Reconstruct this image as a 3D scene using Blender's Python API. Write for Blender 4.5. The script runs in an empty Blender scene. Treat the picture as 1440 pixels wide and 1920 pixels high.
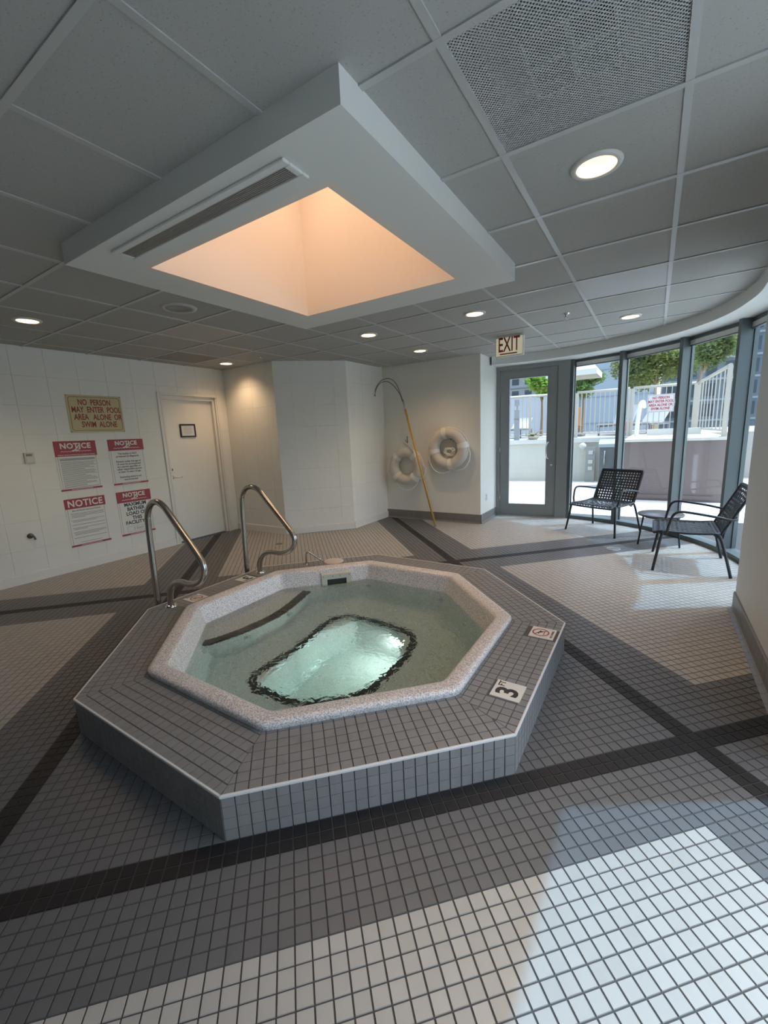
import bpy, math, random
from mathutils import Vector, Matrix, Euler
random.seed(7)
PI = math.pi; R2 = math.sqrt(2.0)
SC = bpy.context.scene
COL = SC.collection

# ------------------------------------------------------------------ camera
F_PX, IMW, IMH = 783.77, 1440, 1920
CAM_P = Vector((1.9001, -2.2492, 1.5064))
PITCH, ROLL, YAW = math.radians(10.4916), math.radians(2.5734), math.radians(32.82)
def cam_axes():
    f = Vector((0, math.cos(PITCH), -math.sin(PITCH))); r = Vector((1, 0, 0)); d = f.cross(r)
    c, s = math.cos(ROLL), math.sin(ROLL)
    r, d = c*r + s*d, -s*r + c*d
    m = Matrix.Rotation(YAW, 3, 'Z')
    return m @ r, m @ d, m @ f
CR, CD, CF = cam_axes()
cam = bpy.data.cameras.new('camera'); cam_o = bpy.data.objects.new('camera', cam); COL.objects.link(cam_o)
cam.sensor_fit = 'VERTICAL'; cam.sensor_height = 36.0; cam.lens = F_PX/IMH*36.0
cam.clip_start = 0.02; cam.clip_end = 300
mw = Matrix.Identity(4)
for i in range(3):
    mw[i][0] = CR[i]; mw[i][1] = -CD[i]; mw[i][2] = -CF[i]; mw[i][3] = CAM_P[i]
cam_o.matrix_world = mw
SC.camera = cam_o
def project(p):
    v = Vector(p) - CAM_P; z = v.dot(CF)
    if z < 0.05: return None
    return (IMW/2 + F_PX*v.dot(CR)/z, IMH/2 + F_PX*v.dot(CD)/z)

# ------------------------------------------------------------------ world, sun, exposure
SUN_AZ, SUN_EL = math.radians(32), math.radians(63)
w = bpy.data.worlds.new('sky'); SC.world = w; w.use_nodes = True
nt = w.node_tree; nt.nodes.clear()
sky = nt.nodes.new('ShaderNodeTexSky'); sky.sky_type = 'NISHITA'; sky.sun_disc = False
sky.sun_elevation = SUN_EL; sky.sun_rotation = math.radians(90) - SUN_AZ
sky.dust_density = 3.0; sky.air_density = 1.0
bg = nt.nodes.new('ShaderNodeBackground'); bg.inputs['Strength'].default_value = 0.21
wo = nt.nodes.new('ShaderNodeOutputWorld')
nt.links.new(sky.outputs[0], bg.inputs[0]); nt.links.new(bg.outputs[0], wo.inputs[0])
sun = bpy.data.lights.new('sun', 'SUN'); sun.energy = 1.4; sun.angle = math.radians(0.9); sun.color = (0.29, 0.62, 1.0)
sun_o = bpy.data.objects.new('sun', sun); COL.objects.link(sun_o)
sd = Vector((math.cos(SUN_EL)*math.cos(SUN_AZ), math.cos(SUN_EL)*math.sin(SUN_AZ), math.sin(SUN_EL)))
sun_o.rotation_euler = sd.to_track_quat('Z', 'Y').to_euler(); sun_o.location = sd*30
vs = SC.view_settings
vs.view_transform = 'Standard'; vs.look = 'None'; vs.gamma = 1.0; vs.use_curve_mapping = False
vs.exposure = 1.62
SC.cycles.use_denoising = True
SC.cycles.max_bounces = 14; SC.cycles.diffuse_bounces = 6; SC.cycles.transparent_max_bounces = 16
SC.cycles.transmission_bounces = 10
WARM = (1.0, 0.66, 0.38)
LAMP_W, WELL_W = 13.0, 1.2

# ------------------------------------------------------------------ helpers: materials
MATS = {}
def principled(name):
    m = bpy.data.materials.new(name); m.use_nodes = True
    return m, m.node_tree, m.node_tree.nodes['Principled BSDF']
def mat(name, col, rough=0.6, metal=0.0, var=0.0, scale=8.0, bump=0.0, bscale=60.0, emit=None, estr=0.0, spec=0.5):
    if name in MATS: return MATS[name]
    m, t, b = principled(name)
    c4 = (*col, 1)
    b.inputs['Base Color'].default_value = c4; b.inputs['Roughness'].default_value = rough
    b.inputs['Metallic'].default_value = metal; b.inputs['Specular IOR Level'].default_value = spec
    if var > 0 or bump > 0:
        tc = t.nodes.new('ShaderNodeNewGeometry')
    if var > 0:
        n = t.nodes.new('ShaderNodeTexNoise'); n.inputs['Scale'].default_value = scale; n.inputs['Detail'].default_value = 4
        t.links.new(tc.outputs['Position'], n.inputs['Vector'])
        mx = t.nodes.new('ShaderNodeMix'); mx.data_type = 'RGBA'
        mx.inputs['A'].default_value = (*[max(0, c*(1-var)) for c in col], 1)
        mx.inputs['B'].default_value = (*[min(1, c*(1+var)) for c in col], 1)
        t.links.new(n.outputs['Fac'], mx.inputs['Factor']); t.links.new(mx.outputs['Result'], b.inputs['Base Color'])
    if bump > 0:
        n2 = t.nodes.new('ShaderNodeTexNoise'); n2.inputs['Scale'].default_value = bscale; n2.inputs['Detail'].default_value = 3
        t.links.new(tc.outputs['Position'], n2.inputs['Vector'])
        bp = t.nodes.new('ShaderNodeBump'); bp.inputs['Strength'].default_value = bump; bp.inputs['Distance'].default_value = 0.004
        t.links.new(n2.outputs['Fac'], bp.inputs['Height']); t.links.new(bp.outputs['Normal'], b.inputs['Normal'])
    if emit:
        b.inputs['Emission Color'].default_value = (*emit, 1); b.inputs['Emission Strength'].default_value = estr
    MATS[name] = m
    return m
TILE = 2*1.473/58.0
def tile_mat(name, col, rough=0.45, ang=45.0, var=0.10):
    """a small ceramic tile: each tile of the grid a touch lighter or darker, faint mottling inside it"""
    m, t, b = principled(name)
    g = t.nodes.new('ShaderNodeNewGeometry')
    mp = t.nodes.new('ShaderNodeMapping'); mp.vector_type = 'POINT'
    mp.inputs['Rotation'].default_value = (0, 0, math.radians(-ang)); s = 1/TILE
    mp.inputs['Scale'].default_value = (s, s, s)
    t.links.new(g.outputs['Position'], mp.inputs['Vector'])
    fl = t.nodes.new('ShaderNodeVectorMath'); fl.operation = 'FLOOR'; t.links.new(mp.outputs[0], fl.inputs[0])
    wn = t.nodes.new('ShaderNodeTexWhiteNoise'); t.links.new(fl.outputs[0], wn.inputs['Vector'])
    n = t.nodes.new('ShaderNodeTexNoise'); n.inputs['Scale'].default_value = 14; n.inputs['Detail'].default_value = 5
    t.links.new(g.outputs['Position'], n.inputs['Vector'])
    ad = t.nodes.new('ShaderNodeMath'); ad.operation = 'ADD'
    t.links.new(wn.outputs['Value'], ad.inputs[0]); t.links.new(n.outputs['Fac'], ad.inputs[1])
    hv = t.nodes.new('ShaderNodeMath'); hv.operation = 'MULTIPLY'; hv.inputs[1].default_value = 0.5
    t.links.new(ad.outputs[0], hv.inputs[0])
    mx = t.nodes.new('ShaderNodeMix'); mx.data_type = 'RGBA'
    mx.inputs['A'].default_value = (*[c*(1-var) for c in col], 1); mx.inputs['B'].default_value = (*[min(1, c*(1+var)) for c in col], 1)
    t.links.new(hv.outputs[0], mx.inputs['Factor']); t.links.new(mx.outputs['Result'], b.inputs['Base Color'])
    b.inputs['Roughness'].default_value = rough
    MATS[name] = m
    return m
def speckle_mat(name, base, dark, light, scale, rough, amt=0.5, lo=0.42, hi=0.6):
    m, t, b = principled(name)
    g = t.nodes.new('ShaderNodeNewGeometry')
    n = t.nodes.new('ShaderNodeTexNoise'); n.inputs['Scale'].default_value = scale; n.inputs['Detail'].default_value = 3; n.inputs['Roughness'].default_value = 0.75
    t.links.new(g.outputs['Position'], n.inputs['Vector'])
    r = t.nodes.new('ShaderNodeValToRGB'); e = r.color_ramp.elements
    e[0].position = lo; e[0].color = (*dark, 1); e[1].position = hi; e[1].color = (*light, 1)
    x = e.new((lo+hi)/2); x.color = (*base, 1)
    t.links.new(n.outputs['Fac'], r.inputs['Fac']); t.links.new(r.outputs['Color'], b.inputs['Base Color'])
    b.inputs['Roughness'].default_value = rough
    MATS[name] = m
    return m
def glass_mat(name, tint=(0.93, 0.97, 0.97), refl=0.9):
    m = bpy.data.materials.new(name); m.use_nodes = True; t = m.node_tree; t.nodes.clear()
    o = t.nodes.new('ShaderNodeOutputMaterial'); mx = t.nodes.new('ShaderNodeMixShader')
    tr = t.nodes.new('ShaderNodeBsdfTransparent'); tr.inputs[0].default_value = (*tint, 1)
    gl = t.nodes.new('ShaderNodeBsdfGlossy'); gl.inputs['Roughness'].default_value = 0.0; gl.inputs[0].default_value = (refl, refl, refl, 1)
    lw = t.nodes.new('ShaderNodeLayerWeight'); lw.inputs['Blend'].default_value = 0.5
    pw = t.nodes.new('ShaderNodeMath'); pw.operation = 'POWER'; pw.inputs[1].default_value = 5.0
    fr = t.nodes.new('ShaderNodeMath'); fr.operation = 'MULTIPLY_ADD'; fr.inputs[1].default_value = 0.85; fr.inputs[2].default_value = 0.035
    t.links.new(lw.outputs['Facing'], pw.inputs[0]); t.links.new(pw.outputs[0], fr.inputs[0])
    t.links.new(fr.outputs[0], mx.inputs[0]); t.links.new(tr.outputs[0], mx.inputs[1]); t.links.new(gl.outputs[0], mx.inputs[2])
    t.links.new(mx.outputs[0], o.inputs[0]); MATS[name] = m
    return m

# colours of the things themselves
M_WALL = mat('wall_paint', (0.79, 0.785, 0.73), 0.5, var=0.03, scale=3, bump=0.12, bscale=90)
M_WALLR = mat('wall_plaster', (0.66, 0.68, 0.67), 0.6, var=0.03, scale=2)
M_BASEW = mat('baseboard_paint', (0.78, 0.765, 0.71), 0.45)
M_GROUT = mat('grout', (0.075, 0.07, 0.065), 0.9)
M_TLIGHT = tile_mat('tile_light_beige', (0.40, 0.375, 0.335), 0.42)
M_TGREY = tile_mat('tile_mid_grey', (0.128, 0.125, 0.122), 0.42)
M_TDARK = tile_mat('tile_black', (0.013, 0.0115, 0.012), 0.55)
M_TDECK = tile_mat('tile_deck_grey', (0.235, 0.227, 0.218), 0.42, ang=0.0)
M_GROUTD = mat('deck_grout', (0.10, 0.098, 0.095), 0.9)
M_TBASE = mat('tile_base_grey', (0.20, 0.195, 0.19), 0.4, var=0.08, scale=9)
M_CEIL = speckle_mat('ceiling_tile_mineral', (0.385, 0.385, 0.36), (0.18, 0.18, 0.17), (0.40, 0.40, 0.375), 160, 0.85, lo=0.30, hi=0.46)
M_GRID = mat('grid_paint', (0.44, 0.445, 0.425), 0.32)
M_COFFER = mat('coffer_paint', (0.70, 0.71, 0.68), 0.6)
M_WELL = mat('well_paint', (0.78, 0.70, 0.62), 0.7)
M_DARKV = mat('vent_dark', (0.05, 0.05, 0.05), 0.6)
M_VENT = mat('vent_metal', (0.33, 0.31, 0.28), 0.5)
M_STEEL = mat('stainless_steel', (0.52, 0.49, 0.45), 0.24, metal=1.0)
M_CHROME = mat('chrome', (0.75, 0.74, 0.72), 0.12, metal=1.0)
M_TRIM = mat('edge_trim_white', (0.72, 0.71, 0.68), 0.35)
M_TUB = speckle_mat('tub_granite', (0.72, 0.675, 0.645), (0.38, 0.355, 0.345), (0.88, 0.84, 0.81), 135, 0.28)
M_NOSE = mat('black_nosing', (0.018, 0.019, 0.02), 0.45)
M_IVORY = mat('skimmer_ivory', (0.62, 0.60, 0.50), 0.4)
M_MARK = mat('marker_ceramic', (0.74, 0.71, 0.64), 0.3)
M_INK = mat('black_ink', (0.03, 0.03, 0.03), 0.5)
M_RED = mat('red_ink', (0.42, 0.06, 0.06), 0.5)
M_FRAME = mat('green_grey_frame', (0.10, 0.125, 0.125), 0.45)
M_DOORF = mat('grey_door_frame', (0.25, 0.265, 0.26), 0.45)
M_GLASS = glass_mat('window_glass')
M_BLACK = mat('black_powder_coat', (0.02, 0.022, 0.024), 0.45)
M_WEAVE = mat('black_woven_strap', (0.028, 0.028, 0.03), 0.6)
M_SLAB = mat('concrete_slab', (0.4, 0.4, 0.38), 0.9)

# ------------------------------------------------------------------ helpers: objects
def tag(o, label=None, cat=None, group=None, kind=None):
    if label: o['label'] = label
    if cat: o['category'] = cat
    if group: o['group'] = group
    if kind: o['kind'] = kind
    return o
def empty(name, loc=(0, 0, 0), rz=0.0):
    o = bpy.data.objects.new(name, None); o.empty_display_size = 0.05; COL.objects.link(o)
    o.location = loc; o.rotation_euler = (0, 0, rz); return o
def link(name, me, parent=None, loc=None, rot=None):
    o = bpy.data.objects.new(name, me); COL.objects.link(o)
    if parent: o.parent = parent
    if loc is not None: o.location = loc
    if rot is not None: o.rotation_euler = rot
    return o
def pt(p, q, z): return ((p-q)/R2, (p+q)/R2, z)      # the floor's diagonal axes

def catmull(pts, n=6, closed=False):
    pts = [Vector(p) for p in pts]; out = []; N = len(pts)
    rng = range(N) if closed else range(N-1)
    for i in rng:
        g = (lambda k: pts[k % N]) if closed else (lambda k: pts[min(max(k, 0), N-1)])
        p0, p1, p2, p3 = g(i-1), g(i), g(i+1), g(i+2)
        for k in range(n):
            t = k/n
            out.append(0.5*((2*p1) + (p2-p0)*t + (2*p0-5*p1+4*p2-p3)*t*t + (3*p1-p0-3*p2+p3)*t**3))
    if not closed: out.append(pts[-1])
    return out

class MB:
    """collects faces; build() links them as ONE mesh object"""
    def __init__(s): s.v = []; s.f = []; s.m = []; s.sm = []
    def add(s, vs, fs, mi=0, smooth=False, M=None):
        b = len(s.v)
        for v in vs: s.v.append(tuple(M @ Vector(v)) if M is not None else tuple(v))
        for f in fs: s.f.append(tuple(i+b for i in f)); s.m.append(mi); s.sm.append(smooth)
        return s
    def box(s, x0, x1, y0, y1, z0, z1, mi=0, M=None, skip=()):
        vs = [(x, y, z) for z in (z0, z1) for y in (y0, y1) for x in (x0, x1)]
        fs = {'-z': (0, 2, 3, 1), '+z': (4, 5, 7, 6), '-y': (0, 1, 5, 4), '+y': (2, 6, 7, 3), '-x': (0, 4, 6, 2), '+x': (1, 3, 7, 5)}
        return s.add(vs, [f for k, f in fs.items() if k not in skip], mi, M=M)
    def bevbox(s, x0, x1, y0, y1, z0, z1, b, mi=0, M=None):
        """box with chamfered edges"""
        xs = (x0, x0+b, x1-b, x1); ys = (y0, y0+b, y1-b, y1); zs = (z0, z0+b, z1-b, z1)
        loops = []
        for k, z in enumerate(zs):
            i = b if k in (0, 3) else 0
            c = [(x0+i+b, y0+i), (x1-i-b, y0+i), (x1-i, y0+i+b), (x1-i, y1-i-b), (x1-i-b, y1-i), (x0+i+b, y1-i), (x0+i, y1-i-b), (x0+i, y0+i+b)]
            loops.append([(x, y, z) for x, y in c])
        return s.loft(loops, mi=mi, cap0=True, cap1=True, M=M)
    def prism(s, poly, z0, z1, mi=0, M=None, smooth=False):
        n = len(poly); vs = [(x, y, z0) for x, y in poly] + [(x, y, z1) for x, y in poly]
        fs = [tuple(range(n))[::-1], tuple(range(n, 2*n))]
        s.add(vs, fs, mi, M=M)
        return s.add(vs, [(i, (i+1) % n, n+(i+1) % n, n+i) for i in range(n)], mi, smooth, M=M)
    def loft(s, loops, mi=0, cap0=False, cap1=False, smooth=False, closed=True, M=None):
        n = len(loops[0]); vs = [v for l in loops for v in l]; fs = []
        for k in range(len(loops)-1):
            for i in range(n if closed else n-1):
                j = (i+1) % n
                fs.append((k*n+i, k*n+j, (k+1)*n+j, (k+1)*n+i))
        s.add(vs, fs, mi, smooth, M=M)
        b = len(s.v)-len(vs)
        if cap0: s.f.append(tuple(b+i for i in range(n))[::-1]); s.m.append(mi); s.sm.append(False)
        if cap1: s.f.append(tuple(b+(len(loops)-1)*n+i for i in range(n))); s.m.append(mi); s.sm.append(False)
        return s
    def tube(s, path, r, n=10, mi=0, closed=False, caps=True, M=None):
        P = [Vector(p) for p in path]; N = len(P); loops = []; up = None
        rad = r if callable(r) else (lambda t: r)
        for i in range(N):
            a = P[(i-1) % N] if (closed or i > 0) else P[0]; b = P[(i+1) % N] if (closed or i < N-1) else P[-1]
            t = (b-a)
            if t.length < 1e-9: t = Vector((0, 0, 1))
            t.normalize()
            if up is None:
                up = t.orthogonal().normalized()
            else:
                up = (up - t*up.dot(t))
                up = up.normalized() if up.length > 1e-6 else t.orthogonal().normalized()
            sd_ = t.cross(up); rr = rad(i/max(1, N-1))
            loops.append([tuple(P[i] + rr*(math.cos(2*PI*k/n)*up + math.sin(2*PI*k/n)*sd_)) for k in range(n)])
        if closed: loops.append(loops[0])
        return s.loft(loops, mi, cap0=caps and not closed, cap1=caps and not closed, smooth=True, M=M)
    def lathe(s, prof, n=24, mi=0, M=None, smooth=True, cap0=False, cap1=False):
        loops = [[(r*math.cos(2*PI*k/n), r*math.sin(2*PI*k/n), z) for k in range(n)] for r, z in prof]
        return s.loft(loops, mi, cap0, cap1, smooth, M=M)
    def ribbon(s, path, width, th, nrm=(0, 0, 1), mi=0, closed=False, M=None):
        """flat strip of given width and thickness following path"""
        P = [Vector(p) for p in path]; N = len(P); nn = Vector(nrm); loops = []
        for i in range(N):
            a = P[(i-1) % N] if (closed or i > 0) else P[0]; b = P[(i+1) % N] if (closed or i < N-1) else P[-1]
            t = (b-a).normalized(); sd_ = nn.cross(t).normalized(); u = t.cross(sd_).normalized()
            h = sd_*width/2; k = u*th/2
            loops.append([tuple(P[i]-h-k), tuple(P[i]+h-k), tuple(P[i]+h+k), tuple(P[i]-h+k)])
        if closed: loops.append(loops[0])
        return s.loft(loops, mi, cap0=not closed, cap1=not closed, M=M)
    def mesh(s, name, mats):
        me = bpy.data.meshes.new(name); me.from_pydata(s.v, [], s.f)
        for m in (mats if isinstance(mats, (list, tuple)) else [mats]): me.materials.append(m)
        me.polygons.foreach_set('material_index', s.m); me.polygons.foreach_set('use_smooth', s.sm)
        me.validate(); me.update(); return me
    def build(s, name, mats, parent=None, loc=None, rot=None):
        return link(name, s.mesh(name, mats), parent, loc, rot)

def frustum_tile(mb, poly, z0, z1, inset=0.0012, mi=0):
    """one tile with eased edges: polygon poly (ccw), lower face left open"""
    n = len(poly); cx = sum(p[0] for p in poly)/n; cy = sum(p[1] for p in poly)/n
    vs = [(x, y, z0) for x, y in poly]
    for x, y in poly:
        d = math.hypot(x-cx, y-cy) or 1
        k = max(0.0, 1-inset*1.4/d); vs.append((cx+(x-cx)*k, cy+(y-cy)*k, z1))
    mb.add(vs, [tuple(range(n, 2*n))] + [(i, (i+1) % n, n+(i+1) % n, n+i) for i in range(n)], mi)

FONT_DG = None
def text_mesh(body, size, bold=0.0, xs=1.0, align='CENTER', extrude=0.0004, space=1.0, lines=1.0):
    cu = bpy.data.curves.new('lettering', 'FONT'); cu.body = body; cu.size = size; cu.align_x = align; cu.align_y = 'CENTER'
    cu.offset = bold; cu.extrude = extrude; cu.space_character = space; cu.space_line = lines; cu.resolution_u = 3
    o = bpy.data.objects.new('lettering_tmp', cu); COL.objects.link(o)
    dg = bpy.context.evaluated_depsgraph_get()
    me = bpy.data.meshes.new_from_object(o.evaluated_get(dg))
    bpy.data.objects.remove(o); bpy.data.curves.remove(cu)
    if xs != 1.0:
        for v in me.vertices: v.co.x *= xs
    return me
def text(body, size, m, parent, M, name='lettering', **k):
    me = text_mesh(body, size, **k); me.materials.clear(); me.materials.append(m)
    o = link(name, me, parent); o.matrix_local = M; return o
def frame(org, X, Y):
    X = Vector(X).normalized(); Y = Vector(Y).normalized(); Z = X.cross(Y)
    M = Matrix.Identity(4)
    for i in range(3): M[i][0] = X[i]; M[i][1] = Y[i]; M[i][2] = Z[i]; M[i][3] = org[i]
    return M

def clip_poly(poly, a, b, c):
    """keep a*x+b*y<=c"""
    out = []; n = len(poly)
    for i in range(n):
        p, q = poly[i], poly[(i+1) % n]; dp, dq = a*p[0]+b*p[1]-c, a*q[0]+b*q[1]-c
        if dp <= 0: out.append(p)
        if (dp < 0 < dq) or (dq < 0 < dp):
            t = dp/(dp-dq); out.append((p[0]+(q[0]-p[0])*t, p[1]+(q[1]-p[1])*t))
    return out
def area2(poly):
    return 0.5*abs(sum(poly[i][0]*poly[(i+1) % len(poly)][1]-poly[(i+1) % len(poly)][0]*poly[i][1] for i in range(len(poly))))
def px_area(corners):
    q = [project(c) for c in corners]
    if any(p is None for p in q): return 0.0
    cx = sum(p[0] for p in q)/len(q); cy = sum(p[1] for p in q)/len(q)
    if not (-10 < cx < IMW+10 and -10 < cy < IMH+10): return 0.0
    return area2(q)
def in_poly(x, y, poly):
    c = False; n = len(poly)
    for i in range(n):
        x1, y1 = poly[i]; x2, y2 = poly[(i+1) % n]
        if (y1 > y) != (y2 > y) and x < (x2-x1)*(y-y1)/(y2-y1)+x1: c = not c
    return c

# ------------------------------------------------------------------ dimensions of the room
ZC = 2.65                      # suspended ceiling
ZS = 2.53                      # underside of the curved soffit, top of the windows
ZR = 2.90                      # structural slab above the suspended ceiling
CW = Vector((0.40, 2.75)); RW = 2.43; RS = 2.08
OA = 1.473                     # platform octagon apothem
XL, YB, XR = -4.11, -4.2, 2.53
def arc(deg, r): a = math.radians(deg); return (CW.x+r*math.cos(a), CW.y+r*math.sin(a))
ROOM = [(XL, YB), (XR, YB), (XR, 1.9), (2.80, 2.05)] + [arc(d, RW+0.1) for d in range(-14, 110, 4)] + [(-0.40, 5.10), (-0.40, 4.22), (-2.18, 4.22), (-2.18, 3.17), (-2.96, 2.39), (XL, 2.39)]

# ================================================================== STRUCTURE
# ---- floor: grout bed plus single tiles laid on the diagonal
fl = MB(); rem = [(-4.6, -4.5), (3.2, -4.5), (3.2, 5.6), (-4.6, 5.6)]
for k in range(8):             # slab split around the octagonal pit of the tub
    cx, cy = math.cos(k*PI/4), math.sin(k*PI/4)
    fl.prism(clip_poly(rem, -cx, -cy, -1.2), -0.20, -0.0030); rem = clip_poly(rem, cx, cy, 1.2)
floor = fl.build('floor', M_GROUT)
tag(floor, 'floor of small square tiles in beige and grey with black diagonal bands', 'floor', kind='structure')
def floor_mat(p, q):
    ap, aq = abs(p), abs(q)
    if OA < ap < OA+2*TILE or OA < aq < OA+2*TILE: return 2
    if ap < OA and aq < OA: return 1
    lo = OA-6*TILE
    hp = OA+9*TILE; hq = OA+8*TILE if q < 0 else OA+9*TILE
    if lo < ap < hp or lo < aq < hq: return 1
    return 0
GAP = 0.0019
h = TILE/2-GAP
unit = [pt(-h, -h, 0)[:2], pt(h, -h, 0)[:2], pt(h, h, 0)[:2], pt(-h, h, 0)[:2]]
cells = []
for i in range(-110, 120):
    for j in range(-110, 120):
        p = -OA+(i+0.5)*TILE; q = -OA+(j+0.5)*TILE
        x, y, _ = pt(p, q, 0)
        if not (-4.2 < x < 2.95 and -4.25 < y < 5.35): continue
        if not in_poly(x, y, ROOM): continue
        m8 = max(abs(x), abs(y), abs(p), abs(q))
        if m8 < OA-0.06: continue
        cells.append((px_area([(x+a, y+b, 0) for a, b in unit]), x, y, floor_mat(p, q)))
cells.sort(key=lambda c: -c[0])
FM = [M_TLIGHT, M_TGREY, M_TDARK]
tmesh = []
for k in range(3):
    mb = MB(); frustum_tile(mb, unit, -0.0045, 0.0); tmesh.append(mb.mesh('tile', FM[k]))
for a, x, y, k in cells[:300]:
    link('tile', tmesh[k], floor, (x, y, 0))
mb = MB()
for a, x, y, k in cells[300:]:
    frustum_tile(mb, [(x+u, y+v) for u, v in unit], -0.0045, 0.0, mi=k)
tag(mb.build('tile_field', FM, floor), kind='stuff')

# ---- walls
def wall_slab(name, A, B, label, z0=0.0, z1=ZR, th=0.16, m=M_WALL, rec=0.0, holes=()):
    """wall whose room face runs A->B with the room on its left-hand side; rec sets the face back behind its panels"""
    A, B = Vector(A), Vector(B); d = (B-A); L = d.length; d.normalize()
    M = Matrix(((d.x, -d.y, 0, A.x), (d.y, d.x, 0, A.y), (0, 0, 1, 0), (0, 0, 0, 1)))   # local y points into the room
    b = MB(); x = 0.0
    for (h0, h1, hz) in sorted(holes):
        b.box(x, h0, -th, -rec, z0, z1, M=M); b.box(h0, h1, -th, -rec, hz, z1, M=M); x = h1
    b.box(x, L, -th, -rec, z0, z1, M=M)
    o = b.build(name, m); tag(o, label, 'wall', kind='structure'); return o, M, L
ROWS = [0.115, 0.383, 0.708, 1.033, 1.358, 1.683, 2.008, 2.333, ZC+0.02]
def panels(o, M, L, m, off=0.0, holes=(), name='wall_panel', xmin=0.0, xmax=None):
    xmax = L if xmax is None else xmax
    xs = [xmin]; x = xmin + (off or 0.322)
    while x < xmax-0.03: xs.append(x); x += 0.322
    xs.append(xmax); g = 0.0006; cache = {}
    for i in range(len(xs)-1):
        for k in range(len(ROWS)-1):
            rects = [(xs[i], xs[i+1], ROWS[k], ROWS[k+1])]
            for h0, h1, hz in holes:
                nr = []
                for a, b_, c, d in rects:
                    if b_ <= h0 or a >= h1 or c >= hz: nr.append((a, b_, c, d)); continue
                    if a < h0: nr.append((a, h0, c, d))
                    if b_ > h1: nr.append((h1, b_, c, d))
                    if d > hz: nr.append((max(a, h0), min(b_, h1), hz, d))
                rects = nr
            for a, b_, c, d in rects:
                if b_-a < 0.012 or d-c < 0.012: continue
                key = (round(b_-a, 4), round(d-c, 4))
                if key not in cache:
                    mb = MB(); W_, H_ = key; e = 0.0007
                    l0 = [(g, -0.010, g), (W_-g, -0.010, g), (W_-g, -0.010, H_-g), (g, -0.010, H_-g)]
                    l1 = [(x_, -0.0012, z_) for x_, _, z_ in l0]
                    l2 = [(g+e, 0, g+e), (W_-g-e, 0, g+e), (W_-g-e, 0, H_-g-e), (g+e, 0, H_-g-e)]
                    mb.loft([l0, l1, l2], cap1=True); cache[key] = mb.mesh(name, m)
                p = link(name, cache[key], o); p.matrix_local = M @ Matrix.Translation((a, 0, c))
# left wall runs from back-left corner towards the viewer (room on its left-hand side)
DO0, DO1, DOZ = 1.275, 2.205, 2.205          # door opening along y
hole_left = (2.39-DO1, 2.39-DO0, DOZ)
wl, M_, L_ = wall_slab('wall_left', (XL, 2.39), (XL, YB), 'long white panelled wall carrying the red notices', holes=[hole_left], rec=0.008)
panels(wl, M_, L_, M_WALL, off=0.185, holes=[hole_left], xmax=4.5)
w2, M_, L_ = wall_slab('wall_back_left', (-2.96, 2.39), (XL-0.16, 2.39), 'short white panelled wall beside the white door under a warm lamp', rec=0.008)
panels(w2, M_, 1.15, M_WALL, off=0.18)
w3, M_, L_ = wall_slab('wall_back_diagonal', (-2.18, 3.17), (-2.96, 2.39), 'diagonal white panelled wall behind the tub', rec=0.008)
panels(w3, M_, L_, M_WALL, off=0.20)
w4, M_, L_ = wall_slab('wall_back_return', (-2.18, 4.22), (-2.18, 3.17), 'white panelled wall left of the leaning pole', rec=0.008)
panels(w4, M_, L_, M_WALL, off=0.322)
w5, _, _ = wall_slab('wall_back', (-0.402, 4.22), (-2.34, 4.22), 'plain white wall with the two hanging life rings')
w6, _, _ = wall_slab('wall_back_right', (-0.40, 5.10), (-0.40, 4.225), 'narrow white wall beside the glass door')
wb, _, _ = wall_slab('wall_behind', (XL-0.16, YB), (XR+0.25, YB), 'grey wall behind the viewer', m=mat('grey_wall_paint', (0.40, 0.40, 0.39), 0.6))
mb = MB()
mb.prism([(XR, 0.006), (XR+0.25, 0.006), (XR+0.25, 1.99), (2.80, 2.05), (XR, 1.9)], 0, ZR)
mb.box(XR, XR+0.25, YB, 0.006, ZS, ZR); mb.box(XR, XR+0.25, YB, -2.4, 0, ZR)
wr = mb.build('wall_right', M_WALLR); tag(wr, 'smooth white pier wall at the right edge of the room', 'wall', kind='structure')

# ---- skirting
def skirting(name, A, B, hgt, label, m=M_BASEW, d=0.014, z0=0.0):
    A, B = Vector(A), Vector(B); dr = (B-A); L = dr.length; dr.normalize()
    M = Matrix(((dr.x, -dr.y, 0, A.x), (dr.y, dr.x, 0, A.y), (0, 0, 1, 0), (0, 0, 0, 1)))
    b = MB(); prof = [(0, z0), (d, z0), (d, hgt-0.010), (d-0.006, hgt), (0, hgt)]
    loops = [[(x, y, z) for y, z in prof] for x in (0, L)]
    b.loft(loops, cap0=True, cap1=True, M=M)
    o = b.build(name, m); tag(o, label, 'baseboard', kind='structure'); return o, M, L
skirting('baseboard_left', (XL, DO0-0.05), (XL, YB), 0.115, 'white painted baseboard under the notices')
skirting('baseboard_back_left', (-2.96, 2.39), (XL, 2.39), 0.115, 'white baseboard on the short wall beside the white door')
skirting('baseboard_back_diagonal', (-2.18, 3.17), (-2.96, 2.39), 0.115, 'white baseboard along the diagonal wall')
skirting('baseboard_back_return', (-2.18, 4.22), (-2.18, 3.17), 0.115, 'white baseboard left of the leaning pole')
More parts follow.
